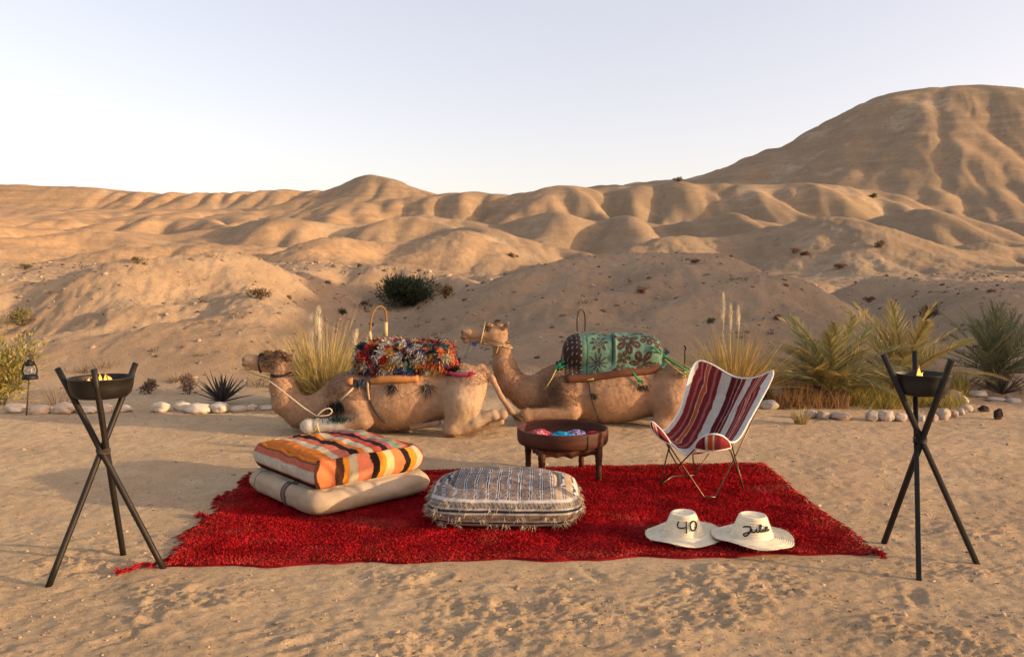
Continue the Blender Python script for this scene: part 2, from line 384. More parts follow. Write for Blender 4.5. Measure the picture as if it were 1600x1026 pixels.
def terrain(x, y):
    z = terrain0(x, y)
    inx = sstep(-160, -150, x)*(1-sstep(200, 210, x)); bg = np.exp(-(np.hypot(x-137, y-235)/120)**4); z = z + cubic(ER_FAR, x, y)*(1-.72*bg)*(1-.4*sstep(140, 180, y))*sstep(48, 60, y)*(1-sstep(300, 316, y))*inx
    inx = sstep(-39, -34, x)*(1-sstep(40, 46, x)); z = z + cubic(ER_NEAR, x, y)*sstep(13.6, 16, y)*(1-sstep(48, 60, y))*inx
    return z
FOOT = []
for i in range(60):
    fx, fy = random.uniform(-3.4, 3.6), random.uniform(2.4, 4.35)
    if fx > 1 and random.random() < .45: continue
    FOOT.append((fx, fy, random.uniform(0, 6.28), random.uniform(.10, .15), random.uniform(.045, .065), random.uniform(.005, .012)))
RUGC = [G(248, 888), G(392, 742), G(1188, 725), G(1366, 866)]
def in_rug(x, y, grow=0.0):
    d = np.full_like(x, 1e9)
    for i in range(4):
        a, b = RUGC[i], RUGC[(i+1) % 4]; ex, ey = b[0]-a[0], b[1]-a[1]; l = math.hypot(ex, ey)
        d = np.minimum(d, ((y-a[1])*ex - (x-a[0])*ey)/l*(-1))
    return d + grow
def near_relief(x, y):
    r = .013*fbm(x/.9, y/.6, 3, 91)
    fore = 1 - sstep(4.0, 5.2, y + .5*noise2(x/1.2, y/1.2, 95))
    cl = sstep(-.15, .35, fbm(x/.8, y/.8, 2, 97))
    r = r + (.22+.78*fore)*cl*(.017*np.maximum(fbm(x/.2, y/.15, 4, 101, .62), -.1) + .016*np.abs(fbm(x/.07, y/.055, 3, 103, .65)))
    r = r + .006*fbm(x/.11, y/.08, 3, 105, .6)
    sel = (y < 4.8) & (y > 2)
    if sel.any():
        xs, ys = x[sel], y[sel]; add = np.zeros_like(xs)
        for fx, fy, a, L, B, D in FOOT:
            u = (xs-fx)*math.cos(a)+(ys-fy)*math.sin(a); v = -(xs-fx)*math.sin(a)+(ys-fy)*math.cos(a)
            q = np.sqrt((u/L)**2+(v/B)**2)
            q = q*(1+.35*noise2(xs/.05, ys/.05, 5))
            add += -D*np.exp(-(q/.8)**4) + .45*D*np.exp(-((q-1.25)/.3)**2)*(1+.7*np.sin(3*np.arctan2(v, u)+fx*9))
        r[sel] += add
    keep = sstep(-.05, .25, -in_rug(x, y, 0.0))          # level ground under the rug
    r = r*(.12 + .88*keep)
    for cx, cy, rad in FLAT:
        r = r*sstep(rad*.5, rad, np.hypot(x-cx, y-cy))
    # low berm on the right, edge of the planting bed
    r = r + .05*np.exp(-((y-7.6-.06*x)/.7)**2)*sstep(4.6, 6.2, x)
    return r
FLAT = []
for p in ((257, 887), (193, 866), (74, 916), (1528, 880), (1436, 906), (1380, 848)):
    g = G(*p); FLAT.append((g[0], g[1], .12))
def Hgt(x, y):
    x = np.atleast_1d(np.asarray(x, float)); y = np.atleast_1d(np.asarray(y, float))
    z = terrain(x, y); nr = near_relief(x, y); return z + nr*(1-sstep(10, 13, y))
def H1(x, y): return float(Hgt([x], [y])[0])
def hit(px, py, lo=10.5, hi=450):
    u, e = ray(px, py); Y = np.exp(np.linspace(math.log(lo), math.log(hi), 1500))
    z = terrain(u*Y, Y); b = np.nonzero(z > CAMH + e*Y)[0]
    i = b[0] if len(b) else 0
    return np.array([u*Y[i], Y[i], z[i]])

T0 = 4.0
rows = np.concatenate([np.linspace(-2.0, 2.7, 24)[:-1], np.linspace(2.7, 4.9, 190)[:-1], np.linspace(4.9, 11, 200)[:-1],
                       np.exp(np.linspace(math.log(11), math.log(48), 190))[:-1], np.exp(np.linspace(math.log(48), math.log(420), 300))[:-1],
                       np.exp(np.linspace(math.log(420), math.log(2500), 24))])
cols_ = np.concatenate([-np.linspace(3.0, .70, 90)[:-1], np.linspace(-.70, .70, 640)[:-1], np.linspace(.70, 3.0, 90)[:-1], np.linspace(3.0, 14., 30)])
Ygr, Ugr = np.meshgrid(rows, cols_, indexing='ij'); Xgr = Ugr*(Ygr+T0)
Zgr = Hgt(Xgr.ravel(), Ygr.ravel()).reshape(Xgr.shape)
cut = int(np.searchsorted(rows, 11.0))
def sheet(name, a, b, m):
    P = np.stack([Xgr[a:b], Ygr[a:b], Zgr[a:b]], -1).reshape(-1, 3); nv = Xgr.shape[1]
    o = link(name, mesh_of(name, P, grid_faces(b-a, nv), [m])); o['kind'] = 'structure'
    f = o.data; return o
ground = sheet('ground', 0, cut+1, M_hill); hills = sheet('hills', cut, len(rows), M_hill)
for o in (ground, hills): o.data.flip_normals()
#SPLIT

# ================================================================== MATERIALS FOR THE THINGS
M_bronze = mat('dark_bronze_pipe', (.014, .0105, .007), .4, 9, .55, .15, 60, .002, .35, .3)
M_black = mat('blackened_iron', (.009, .0085, .008), .3, 9, .55, .2, 60, .002, .3, .2)
M_bowl = mat('fire_bowl_iron', (.016, .0135, .010), .4, 7, .55, .3, 40, .003, .4, .4)
M_bowlblack = mat('black_fire_bowl', (.016, .015, .014), .3, 7, .55, .3, 40, .003, .4, .3)
M_cord = mat('lashing_cord', (.05, .038, .025), .3, 60, .9)
def emit(name, c0, c1, st):
    m, nt, b = nodes_of(name); tc = nt.nodes.new('ShaderNodeTexCoord'); sp = nt.nodes.new('ShaderNodeSeparateXYZ')
    nt.links.new(tc.outputs['Generated'], sp.inputs[0]); c = mixc(nt, sp.outputs[2], c0, c1)
    nt.links.new(c, b.inputs['Emission Color']); b.inputs['Emission Strength'].default_value = st; b.inputs['Base Color'].default_value = (.5, .2, .02, 1)
    return m
M_flame = emit('flame', (1, .55, .12), (1, .33, .03), .85)
M_ember = mat('charred_wood', (.03, .022, .018), .4, 20, .95)
M_pile = mat('red_wool_pile', None, .30, 5, 1.0, 0, spec=.05)
M_rugback = mat('red_rug_weave', (.17, .008, .012), .35, 8, 1., .5, 60, .006, .05)
M_vcol = mat('dyed_cloth', None, .14, 18, .95, .35, 140, .003, .1)
M_cream = mat('cream_canvas', (.35, .275, .19), .2, 5, .95, .5, 110, .003, .1)
M_wood = mat('red_brown_wood', (.060, .019, .010), .35, 5, .65, .25, 40, .002, .2, stretch=(1, 1, 6))
M_rod = mat('bronze_rod', (.10, .065, .035), .2, 20, .35, 0, metal=.7, spec=.5)
M_straw = mat('bleached_straw', (.62, .55, .40), .12, 22, .9, .4, 120, .003, .1, tint=(.74, .67, .50))
M_ink = mat('black_ink', (.012, .011, .016), .1, 10, .6, 0)
M_piping = mat('white_piping', (.60, .57, .54), .08, 30, .9, .2, 200, .001, .1)
M_fur = mat('camel_coat', None, .13, 9, .95, .5, 90, .006, .12)
M_hair = mat('coarse_hair', None, .3, 30, .95, 0, spec=.15)
M_strap = mat('leather_strap', None, .2, 30, .8, .2, 120, .002, .2)
M_eye = mat('dark_eye', (.01, .007, .005), .1, 10, .12, 0, spec=.6)
M_stone = mat('whitewashed_stone', None, .20, 6, .9, .5, 22, .012, .15)
M_leaf = mat('leaf', None, .25, 14, .6, .0, spec=.3, trans=.3)
M_dry = mat('dry_grass', None, .25, 8, .85, 0, spec=.15, trans=.3)
M_pebble = mat('pebble', None, .2, 30, .9, 0, spec=.1)
M_glass = nodes_of('lantern_glass')[0]
b_ = M_glass.node_tree.nodes['Principled BSDF']; b_.inputs['Transmission Weight'].default_value = .9; b_.inputs['Roughness'].default_value = .05; b_.inputs['Base Color'].default_value = (.8, .78, .7, 1)

def blades(mb, base, d, L, w, col, bend=None, seg=3, side=None):
    """one tapering blade from base along d, drooping by bend"""
    d = np.asarray(d, float); d = d/np.linalg.norm(d)
    sd_ = side if side is not None else np.cross(d, [RNG.normal(), RNG.normal(), RNG.normal()]); sd_ = sd_/max(np.linalg.norm(sd_), 1e-6)
    bend = np.zeros(3) if bend is None else np.asarray(bend, float)
    V = []
    for i in range(seg):
        t = i/seg; p = base + d*L*t + bend*t*t; ww = w*(1-t*.75)
        V += [p - sd_*ww, p + sd_*ww]
    V.append(base + d*L + bend)
    Fq = [(2*i, 2*i+1, 2*i+3, 2*i+2) for i in range(seg-1)] + [(2*seg-2, 2*seg-1, 2*seg)]
    mb.add(V, Fq, col)

# ================================================================== FIRE BOWLS ON TRIPODS
def torch(label, poles, ctr, bowl, square, mpole, mbowl, flame_at):
    base = np.array([ctr[0], ctr[1], 0.]); t = thing('fire_bowl_tripod', label, 'torch', base, 'fire bowls on three crossed poles either side of the rug')
    cross = np.mean([p[1] + (p[0]-p[1])*.585 for p in poles], axis=0)
    for a, b in poles:
        a = a - base; b = b - base; b[2] -= .012
        mb = MB()
        if square:
            d = (a-b)/np.linalg.norm(a-b); mb.tube([b, b+d*.004, a-d*.004, a], [.017, .0185, .0185, .017], 4, twist=.75)
            o = mb.build('leg', mpole, t, smooth=False); bv = o.modifiers.new('bevel', 'BEVEL'); bv.width = .002; bv.segments = 2
        else:
            d = (a-b)/np.linalg.norm(a-b); n = 10
            mb.tube([b+(a-b)*i/n + (RNG.normal(size=3)*.0006) for i in range(n+1)], .0165, 14)
            mb.build('leg', mpole, t)
    bc = bowl[0]-base; R, h = bowl[1], bowl[2]
    mb = MB(); prof = [(0.0005, -h), (R*.45, -h), (R*.78, -h*.93), (R*.90, -h*.75), (R*.97, -h*.4), (R, -.004), (R+.004, .0), (R+.002, .005), (R-.004, .005), (R-.008, -.004), (R*.93, -h*.4), (R*.8, -h*.72), (R*.4, -h*.8), (.0005, -h*.8)]
    mb.lathe(prof, 40, bc); mb.build('bowl', mbowl, t)
    c = cross - base; mb = MB()
    for k in range(3):
        zc = c[2] + (k-1.)*.009; ring = [(c[0]+.034*math.cos(a_), c[1]+.034*math.sin(a_), zc+.004*math.sin(2*a_+k)) for a_ in np.linspace(0, 2*math.pi, 20)]
        mb.tube(ring, .0045, 6)
    mb.build('lashing', M_cord if not square else mpole, t)
    mb = MB()
    for k in range(6):
        a_ = k*1.1; p = bc + np.array([.05*math.cos(a_), .05*math.sin(a_), -h*.72]); q = bc + np.array([-.06*math.cos(a_+.6), -.06*math.sin(a_+.6), -h*.5+.01*k])
        mb.tube([p, q], .011, 6)
    mb.build('firewood', M_ember, t)
    mb = MB()
    for dx, dy, hh, rr in flame_at:
        p = bc + np.array([dx, dy, -h*.45]); lean = RNG.normal(size=2)*.012
        pts = [p + np.array([lean[0]*math.sin(u*3), lean[1]*math.sin(u*2.5), hh*.8*u]) for u in np.linspace(0, 1, 9)]
        mb.tube(pts, [rr*math.sin(min(1, u*1.05+.12)*math.pi)**.8+.0008 for u in np.linspace(0, .97, 9)], 8)
    mb.build('flame', M_flame, t)
    return t
torch('bronze coloured round-pole tripod holding a burning fire bowl, at the rug corner on the left',
      [(W(90, 575, 4.26), G(257, 887)), (W(147, 577, 4.12), G(193, 866)), (W(212, 567, 4.47), G(74, 916))],
      (-2.24, 4.28), (W(158, 590, 4.29), .168, .115), False, M_bronze, M_bowl,
      [(-.035, .02, .088, .013), (-.015, .0, .105, .014), (.012, .03, .085, .013), (-.055, -.02, .07, .010), (-.025, .03, .095, .009), (.0, .04, .09, .008)])
torch('black square-pole tripod holding a burning black fire bowl, right of the rug',
      [(W(1380, 553, 4.40), G(1528, 880)), (W(1429, 549, 4.66), G(1436, 906)), (W(1487, 561, 4.16), G(1380, 848))],
      (2.28, 4.40), (W(1440, 584, 4.42), .152, .125), True, M_black, M_bowlblack,
      [(-.02, -.01, .095, .009), (-.005, .02, .13, .010), (.012, .0, .085, .010), (.02, .02, .075, .008)])

# ================================================================== RUG
def bil(C, u, v): return C[0]*(1-u)*(1-v) + C[1]*(1-u)*v + C[3]*u*(1-v) + C[2]*u*v      # u along the width, v away from camera
def rug_edge(u, v):
    u = np.asarray(u, float); v = np.asarray(v, float); U, V_ = u[..., None], v[..., None]
    P = RUGC[0]*(1-U)*(1-V_) + RUGC[1]*(1-U)*V_ + RUGC[3]*U*(1-V_) + RUGC[2]*U*V_
    wob = .018*np.sin(u*31)+.012*np.sin(u*67+1); wl = .030*np.sin(v*17)+.018*np.sin(v*41)+.01*np.sin(v*90)
    P[..., 1] += wob*(np.abs(v-.5)*2)**3; P[..., 0] += np.where(u < .5, wl, .012*np.sin(v*9))*(np.abs(u-.5)*2)**4
    return P
t_rug = thing('rug', 'large shaggy red wool rug with tasselled corners spread on the sand', 'rug', (RUGC[0]+RUGC[2])/2)
ro = np.array(t_rug.location)
nu, nv = 90, 50; V = np.array([rug_edge(i/(nu-1), j/(nv-1)) for i in range(nu) for j in range(nv)])
V[:, 2] = .018 + .006*fbm(V[:, 0]/.5, V[:, 1]/.5, 3, 13)
edge = np.array([min(i, nu-1-i, j, nv-1-j) for i in range(nu) for j in range(nv)]); V[edge == 0, 2] = -.004
link('weave', mesh_of('weave', V-ro, grid_faces(nu, nv), [M_rugback]), t_rug).data.flip_normals()
NB = 150000; uu = RNG.random(NB); vv = RNG.random(NB)
P0 = rug_edge(uu, vv); P0[:, 2] = .016 + .006*fbm(P0[:, 0]/.5, P0[:, 1]/.5, 3, 13)
lean = np.stack([fbm(P0[:, 0]/.22, P0[:, 1]/.22, 3, 17), fbm(P0[:, 0]/.22, P0[:, 1]/.22, 3, 19)], 1)*.7 + RNG.normal(size=(NB, 2))*.5
L = .007 + .006*RNG.random(NB) + .003*np.clip(fbm(P0[:, 0]/.3, P0[:, 1]/.3, 3, 23), -1, 1)
tip = P0 + np.concatenate([lean, np.ones((NB, 1))], 1)/np.sqrt(1+(lean**2).sum(1))[:, None]*L[:, None]
an = RNG.random(NB)*math.pi; sdv = np.stack([np.cos(an), np.sin(an), 0*an], 1)*(.0032+.0035*RNG.random(NB))[:, None]
V = np.stack([P0-sdv, P0+sdv, tip+sdv*.5, tip-sdv*.5], 1).reshape(-1, 3)
fd = np.arange(NB*4).reshape(-1, 4)
tone = np.clip(.70 + .24*fbm(P0[:, 0]/.25, P0[:, 1]/.35, 3, 27) + .12*RNG.normal(size=NB), .2, 1.5)
worn = np.clip(1.6 - in_rug(P0[:, 0], P0[:, 1])*9, 0, 1)*.5
colr = np.stack([.44*tone+.05*worn, .012*tone+.018*worn, .015*tone+.010*worn], 1)
dust = np.clip(fbm(P0[:, 0]/.6, P0[:, 1]/.35, 4, 29)-.25, 0, .6)*.16 + np.clip(1-in_rug(P0[:, 0], P0[:, 1])*7, 0, 1)*.035*RNG.random(NB)
colr = colr*(1-dust[:, None]) + np.array([.42, .30, .19])*dust[:, None]
link('pile', mesh_of('pile', V-ro, fd, [M_pile], smooth=False, cols=np.repeat(colr, 4, 0)), t_rug, kind='stuff')
mb = MB()
for k in range(190):            # knotted fringe along the two short sides
    left = k < 125; v = RNG.random(); u = 0.0 if left else 1.0
    p = rug_edge(u, v) + np.array([0, 0, .014]); d = np.array([-1 if left else 1, RNG.normal()*.6, -.12])
    for j in range(4 if left else 2):
        blades(mb, p + RNG.normal(size=3)*[.006, .012, .002], d + RNG.normal(size=3)*[.3, .5, .05], .03+.05*RNG.random(), .0045, np.array([.30, .012, .016])*(.5+.7*RNG.random()), [0, 0, -.012])
mb.build('fringe', M_pile, t_rug, kind='stuff', origin=ro)
for pts in ([(250, 876), (238, 882), (222, 881), (206, 888), (184, 893)], [(1362, 862), (1368, 860), (1376, 864), (1380, 868)], [(326, 810), (316, 803), (308, 805)], [(352, 782), (344, 776), (338, 779)], [(392, 750), (384, 747), (377, 752)]):
    g = spline([G(a, b, .018) for a, b in pts], 14); mb = MB(); mb.tube(g, np.linspace(.008, .011, 14), 7, (.22, .009, .012))
    for k in range(150):
        i = RNG.integers(2, 14); blades(mb, g[i], (g[min(i, 13)]-g[i-1])*20 + RNG.normal(size=3)*[.6, .6, .35], .035, .004, np.array([.34, .014, .018])*(.5+.8*RNG.random()))
    mb.build('corner_tassel', M_pile, t_rug, origin=ro)

# ================================================================== CUSHIONS
def cushion(hx, hy, h, n=64, p=5.0, puff=.03, seed=0, lump=.012, edge_r=.25, m=16):
    """rounded box; returns points, top (z) and flat coordinates"""
    vs = []; fs = []; idx = {}
    def vid(a, b, c):
        k = (a, b, c)
        if k not in idx: idx[k] = len(vs); vs.append((a/n*2-1, b/n*2-1, -math.cos(math.pi*c/m) if m > 16 else c/m*2-1))
        return idx[k]
    for a in range(n):
        for b in range(n):
            fs.append((vid(a, b, m), vid(a+1, b, m), vid(a+1, b+1, m), vid(a, b+1, m))); fs.append((vid(a, b, 0), vid(a, b+1, 0), vid(a+1, b+1, 0), vid(a+1, b, 0)))
    for a in range(n):
        for c in range(m):
            fs.append((vid(a, 0, c), vid(a+1, 0, c), vid(a+1, 0, c+1), vid(a, 0, c+1))); fs.append((vid(a, n, c), vid(a, n, c+1), vid(a+1, n, c+1), vid(a+1, n, c)))
            fs.append((vid(0, a, c), vid(0, a, c+1), vid(0, a+1, c+1), vid(0, a+1, c))); fs.append((vid(n, a, c), vid(n, a+1, c), vid(n, a+1, c+1), vid(n, a, c+1)))
    q = np.array(vs); par = q.copy()
    x, y, z = q.T
    # plan: superellipse rounding of the corners
    r = (np.abs(x)**p + np.abs(y)**p)**(1/p); mx = np.maximum(np.abs(x), np.abs(y)); k = np.where(r > 0, mx/np.maximum(r, 1e-6), 1)
    x2, y2 = x*k, y*k
    side = 1 + puff*(1-z**2)/max(hx, hy)*2
    ed = 1 - (1-np.sqrt(np.clip(1-np.clip(np.abs(z)-(1-edge_r), 0, 1)**2/edge_r**2, 0, 1)))*edge_r*h*.5/max(hx, hy)
    crown = np.clip(1-mx**2, 0, 1)**.6*np.where(z > 0, puff*1.1, 0)
    fall = np.where(np.abs(z) > .99, np.clip((mx-.86)/.14, 0, 1)**2*.02*np.sign(z), 0)
    X = x2*hx*side*ed; Y = y2*hy*side*ed; Z = h/2 + z*h/2 + crown*np.clip(z, 0, 1) - fall
    nn = lump*(fbm(X/.22+seed, Y/.22, 3, 33+seed))
    Z = Z + nn*(z > 0)*np.clip(z, 0, 1)
    sidew = (1-np.abs(z))*.7
    X = X + sidew*lump*fbm(Y/.15, Z/.12+seed, 2, 35)*np.sign(x)*(np.abs(x) > .9); Y = Y + sidew*lump*fbm(X/.15, Z/.12+seed, 2, 37)*np.sign(y)*(np.abs(y) > .9)
    return np.stack([X, Y, Z], 1), fs, par
def band_color(s, bands):
    """bands: [(end, colour)...] ascending"""
    ends = np.array([b[0] for b in bands]); cs = np.array([b[1] for b in bands]); return cs[np.clip(np.searchsorted(ends, s), 0, len(bands)-1)]
def rotz(v, a): c, s_ = math.cos(a), math.sin(a); v = np.asarray(v, float); return np.stack([v[:, 0]*c-v[:, 1]*s_, v[:, 0]*s_+v[:, 1]*c, v[:, 2]], 1)
# bearing of the stack: local +x runs along the front right face
cF, cR, cL = G(497, 772, .17), G(652, 740, .17), G(404, 735, .17)
ang = math.atan2((cR-cF)[1], (cR-cF)[0]); cen = (cR+cL)/2
LX, LY = np.linalg.norm(cR-cF)/2, np.linalg.norm(cL-cF)/2
t_c1 = thing('floor_cushion', 'plain cream floor cushion with one dark woven band, beneath the striped cushion', 'cushion', (cen[0]+.02, cen[1]-.03, .026), 'floor cushions on the rug', ang)
v, f, par = cushion(LX+.05, LY+.03, .185, 64, 9, .026, 3, .018, .55)
o = link('cover', mesh_of('cover', v, f, [M_cream]), t_c1)
mb = MB(); loop = []
def side_prof(yv, hx, h, off):            # from top over the -x face
    return [(-hx*.80, yv, h+off), (-hx*.93, yv, h*.97+off), (-hx*1.0-off, yv, h*.80), (-hx*1.045-off, yv, h*.5), (-hx*1.0-off, yv, h*.16), (-hx*.94, yv, -off)]
def proj_out(pts, V, off):
    out = []
    for p in pts:
        d = np.linalg.norm(V-np.asarray(p), axis=1); i = np.argmin(d); n = np.asarray(p)-np.array([V[i, 0]*.6, V[i, 1]*.6, .08]); out.append(V[i] + n/np.linalg.norm(n)*off)
    return np.array(out)
sel = v[(np.abs(v[:, 1]-(-.12)) < .035) & (v[:, 0] < -.2)]
for yv, c in ((-.135, (.10, .075, .07)), (-.115, (.20, .14, .13)), (-.095, (.08, .06, .06))):
    pr = spline(side_prof(yv, LX+.05, .185, .0), 26); pr = proj_out(pr, v[v[:, 0] < 0], .0015); pr[:, 1] = yv
    mb.tube(pr, .011, 8, c, flat=.5)
mb.build('woven_band', M_vcol, t_c1)
mb = MB(); pr = spline(side_prof(LY*.75, LX+.05, .185, 0), 26); pr = proj_out(pr, v[v[:, 0] < 0], .002); pr[:, 1] = LY*.75; mb.tube(pr, .005, 6, (.25, .2, .15)); mb.build('seam', M_vcol, t_c1)
t_c2 = thing('floor_cushion', 'orange, cream and black striped floor cushion on top of the cream one', 'cushion', (cen[0], cen[1], .196), 'floor cushions on the rug', ang)
v, f, par = cushion(LX, LY, .20, 150, 26, .024, 8, .017, .22, 24)
OR, CRM, SAL, BLK, PNK, GRN, BRN, YEL, RED = (.54, .16, .025), (.44, .38, .26), (.45, .125, .075), (.018, .011, .010), (.36, .085, .085), (.21, .25, .165), (.06, .026, .016), (.60, .23, .025), (.36, .065, .04)
TOPB = [(.14, OR), (.22, CRM), (.33, SAL), (.415, BLK), (.48, OR), (.57, CRM), (.66, RED), (.735, BLK), (.80, PNK), (.90, GRN), (.97, SAL), (1.01, RED)]
FRB = [(.03, BRN), (.17, (.58, .17, .065)), (.245, BRN), (.295, YEL), (.37, CRM), (.50, (.60, .19, .10)), (.565, BLK), (.63, YEL), (.70, (.50, .42, .20)), (.80, (.60, .18, .07)), (.865, BLK), (.92, YEL), (.97, CRM), (1.01, SAL)]
LFB = [(.20, BLK), (.25, RED), (.66, (.50, .45, .35)), (.86, SAL), (.93, (.10, .04, .03)), (1.01, OR)]
wav = .010*fbm(v[:, 0]/.2, v[:, 1]/.35, 2, 43)
s_top = np.clip((par[:, 0]+1)/2 + wav, 0, 1); s_fr = np.clip((par[:, 0]+1)/2 + .01*fbm(v[:, 2]/.1, v[:, 0]/.1, 2, 45), 0, 1)
c = band_color(s_top, TOPB); yf = par[:, 1] < -.999; zt = par[:, 2] > .999
c[yf & ~zt] = band_color(s_fr[yf & ~zt], FRB)
xl = (par[:, 0] < -.999) & ~zt & ~yf; c[xl] = band_color(np.clip((par[xl, 2]+1)/2, 0, 1), LFB)
xr = (par[:, 0] > .999) & ~zt; c[xr] = band_color(np.clip((par[xr, 2]+1)/2, 0, 1), [(.4, OR), (.7, CRM), (1.01, SAL)])
c = c*.9*(1 + .05*RNG.normal(size=(len(c), 1)))
link('cover', mesh_of('cover', v, f, [M_vcol], cols=c), t_c2)
def edge_line(mask, key): i = np.nonzero(mask)[0]; return v[i[np.argsort(par[i, key])]]
E1 = lambda k, s_: np.abs(par[:, k]-s_) < 1e-6
for nm, line, r_, col in (('front_seam', edge_line(E1(1, -1) & E1(2, 1), 0), .0035, (.16, .06, .03)), ('edge_piping', edge_line(E1(0, -1) & E1(2, 1), 1), .0045, (.04, .018, .015)), ('corner_seam', edge_line(E1(0, -1) & E1(1, -1), 2), .004, (.05, .03, .02)), ('corner_seam', edge_line(E1(0, 1) & E1(1, -1), 2), .004, (.08, .03, .02)), ('bottom_seam', edge_line(E1(1, -1) & E1(2, -1), 0), .004, (.05, .03, .02))):
    mb = MB(); mb.tube(line[::2] if len(line) > 40 else line, r_, 6, col); mb.build(nm, M_vcol, t_c2)

# the fringed pouf
pfb = G(790, 838); pc = np.array([pfb[0]-.0, 5.13, .03])
t_p = thing('pouf', 'flat oblong pouf in grey and cream woven stripes with ragged fringe on its sides', 'pouf', pc, 'floor cushions on the rug', math.radians(-2))
v, f, par = cushion(.435, .335, .245, 150, 5.0, .034, 5, .014, .7, 40)
pu = v[:, 0]/.87+.5; pvv = v[:, 1]/.67+.5
ink, wh, tan, gy, ind = (.022, .022, .030), (.44, .42, .39), (.25, .175, .13), (.11, .105, .11), (.055, .058, .080)
ph = (pu*12.5 + .16*fbm(v[:, 0]/.2, v[:, 1]/.3, 2, 47)) % 1
wv = fbm(v[:, 0]/.012, v[:, 1]/.014, 2, 49)
mot = np.where((wv > .05)[:, None], np.array(tan)[None], np.array(gy)[None])*(.9+.25*RNG.random((len(v), 1)))
c = np.where((ph < .5)[:, None], mot, np.array(ind)[None])
c[(ph > .54) & (ph < .63)] = wh; c[(ph > .63) & (ph < .74)] = ink; c[(ph > .74) & (ph < .83)] = wh; c[(ph > .92)] = (.24, .2, .18)
c[(pu > .86) & (ph < .54)] = (.33, .25, .16)
zz = (par[:, 2]+1)/2; sd2 = (np.abs(par[:, 0]) > .999) | (np.abs(par[:, 1]) > .999)
diag = ((np.where(np.abs(par[:, 1]) > .999, pu*60, pvv*45) + zz*9) % 1)
cs = band_color(zz/.80, [(.10, (.28, .22, .15)), (.20, wh), (.27, ink), (.33, wh), (.38, (.33, .27, .18)), (.56, tan), (.62, wh), (.69, ink), (.75, wh), (.92, (.25, .21, .17)), (1.01, wh)])
cs = np.array(cs, float); mzz = (zz > .30) & (zz < .45); cs[mzz & (diag < .5)] = (.09, .075, .06); mzz = (zz > .60) & (zz < .74); cs[mzz & (((pu+pvv)*34) % 1 < .42)] = (.10, .09, .09)
sd3 = sd2 & (zz < .80); c[sd3] = cs[sd3]
c = c*(1+.08*RNG.normal(size=(len(c), 1)))
link('cover', mesh_of('cover', v, f, [M_vcol], cols=c), t_p)
mb = MB(); sidx = np.nonzero(sd3 & (par[:, 1] < .3))[0]
for k in range(190):       # loose cut threads on the flanks
    i = RNG.choice(sidx); p = v[i]; n = np.array([par[i, 0] if abs(par[i, 0]) > .95 else par[i, 0]*.2, -1 if par[i, 1] < -.95 else par[i, 1]*.2, 0]); n = n/max(np.linalg.norm(n), .1)
    lev = RNG.choice([.36, .66, .10, .36, .70]); cand = sidx[RNG.integers(0, len(sidx), 12)]; i = cand[np.argmin(np.abs(zz[cand]-lev))]; p = v[i]
    n = np.array([par[i, 0]**9, par[i, 1]**9, 0]); n /= max(np.linalg.norm(n), .1)
    left = p[0] < -.33
    for j in range(4 if not left else 7):
        blades(mb, p+n*.002+RNG.normal(size=3)*[.007, .004, .003], n*(.5 if not left else 1.0)+RNG.normal(size=3)*[.7, .2, .35]+[0, 0, -.6], (.018+.018*RNG.random())*(1.4 if left else 1), .0026, np.array([.58, .50, .36])*(.55+.55*RNG.random()), [0, 0, -.012])
mb.build('fringe', M_dry, t_p, kind='stuff')

# ================================================================== TRAY TABLE
tc_ = G(879, 746); tc_ = np.array([W(879, 667, 6.2)[0], 6.2, .03]); zr = W(879, 667, 6.2)[2] - .03
t_t = thing('tray_table', 'round red-brown wooden tray table on four turned legs at the back of the rug', 'table', tc_)
R = .372; mb = MB()
prof = [(.0005, zr-.125), (R*.90, zr-.125), (R*.965, zr-.118), (R*.99, zr-.10), (R, zr-.06), (R*.995, zr-.008), (R*.985, zr), (R*.955, zr+.001), (R*.945, zr-.012), (R*.945, zr-.07), (R*.93, zr-.085), (.0005, zr-.085)]
mb.lathe(prof, 72); mb.build('tray', M_wood, t_t)
mb = MB(); a0 = math.radians(-62)
mb.box((R*math.cos(a0), R*math.sin(a0), zr-.062), (.003, .004, .055), [[math.cos(a0), -math.sin(a0), 0], [math.sin(a0), math.cos(a0), 0], [0, 0, 1]]); mb.build('joint', M_ember, t_t)
hs, rz = .245, math.radians(12); cz, sz = math.cos(rz), math.sin(rz)
Rm = np.array([[cz, -sz, 0], [sz, cz, 0], [0, 0, 1]])
for k in range(4):               # scalloped aprons
    n = 40; xs = np.linspace(-hs, hs, n); low = zr-.125-.072 + .014*np.abs(np.sin((xs/hs)*math.pi*2)) - .010*np.exp(-(xs/.05)**2)
    V = []
    for x, l in zip(xs, low): V += [(x, -hs, zr-.124), (x, -hs, l), (x, -hs+.018, zr-.124), (x, -hs+.018, l)]
    Fq = []
    for i in range(n-1):
        a, b = 4*i, 4*i+4; Fq += [(a, a+1, b+1, b), (a+2, b+2, b+3, a+3), (a+1, a+3, b+3, b+1), (a, b, b+2, a+2)]
    Fq += [(0, 2, 3, 1), (4*n-4, 4*n-3, 4*n-1, 4*n-2)]
    ak = k*math.pi/2; Rk = np.array([[math.cos(ak), -math.sin(ak), 0], [math.sin(ak), math.cos(ak), 0], [0, 0, 1]])
    mb = MB(); mb.add(np.array(V)*[.93, 1, 1] @ Rk.T @ Rm.T, Fq); mb.build('apron', M_wood, t_t, smooth=False)
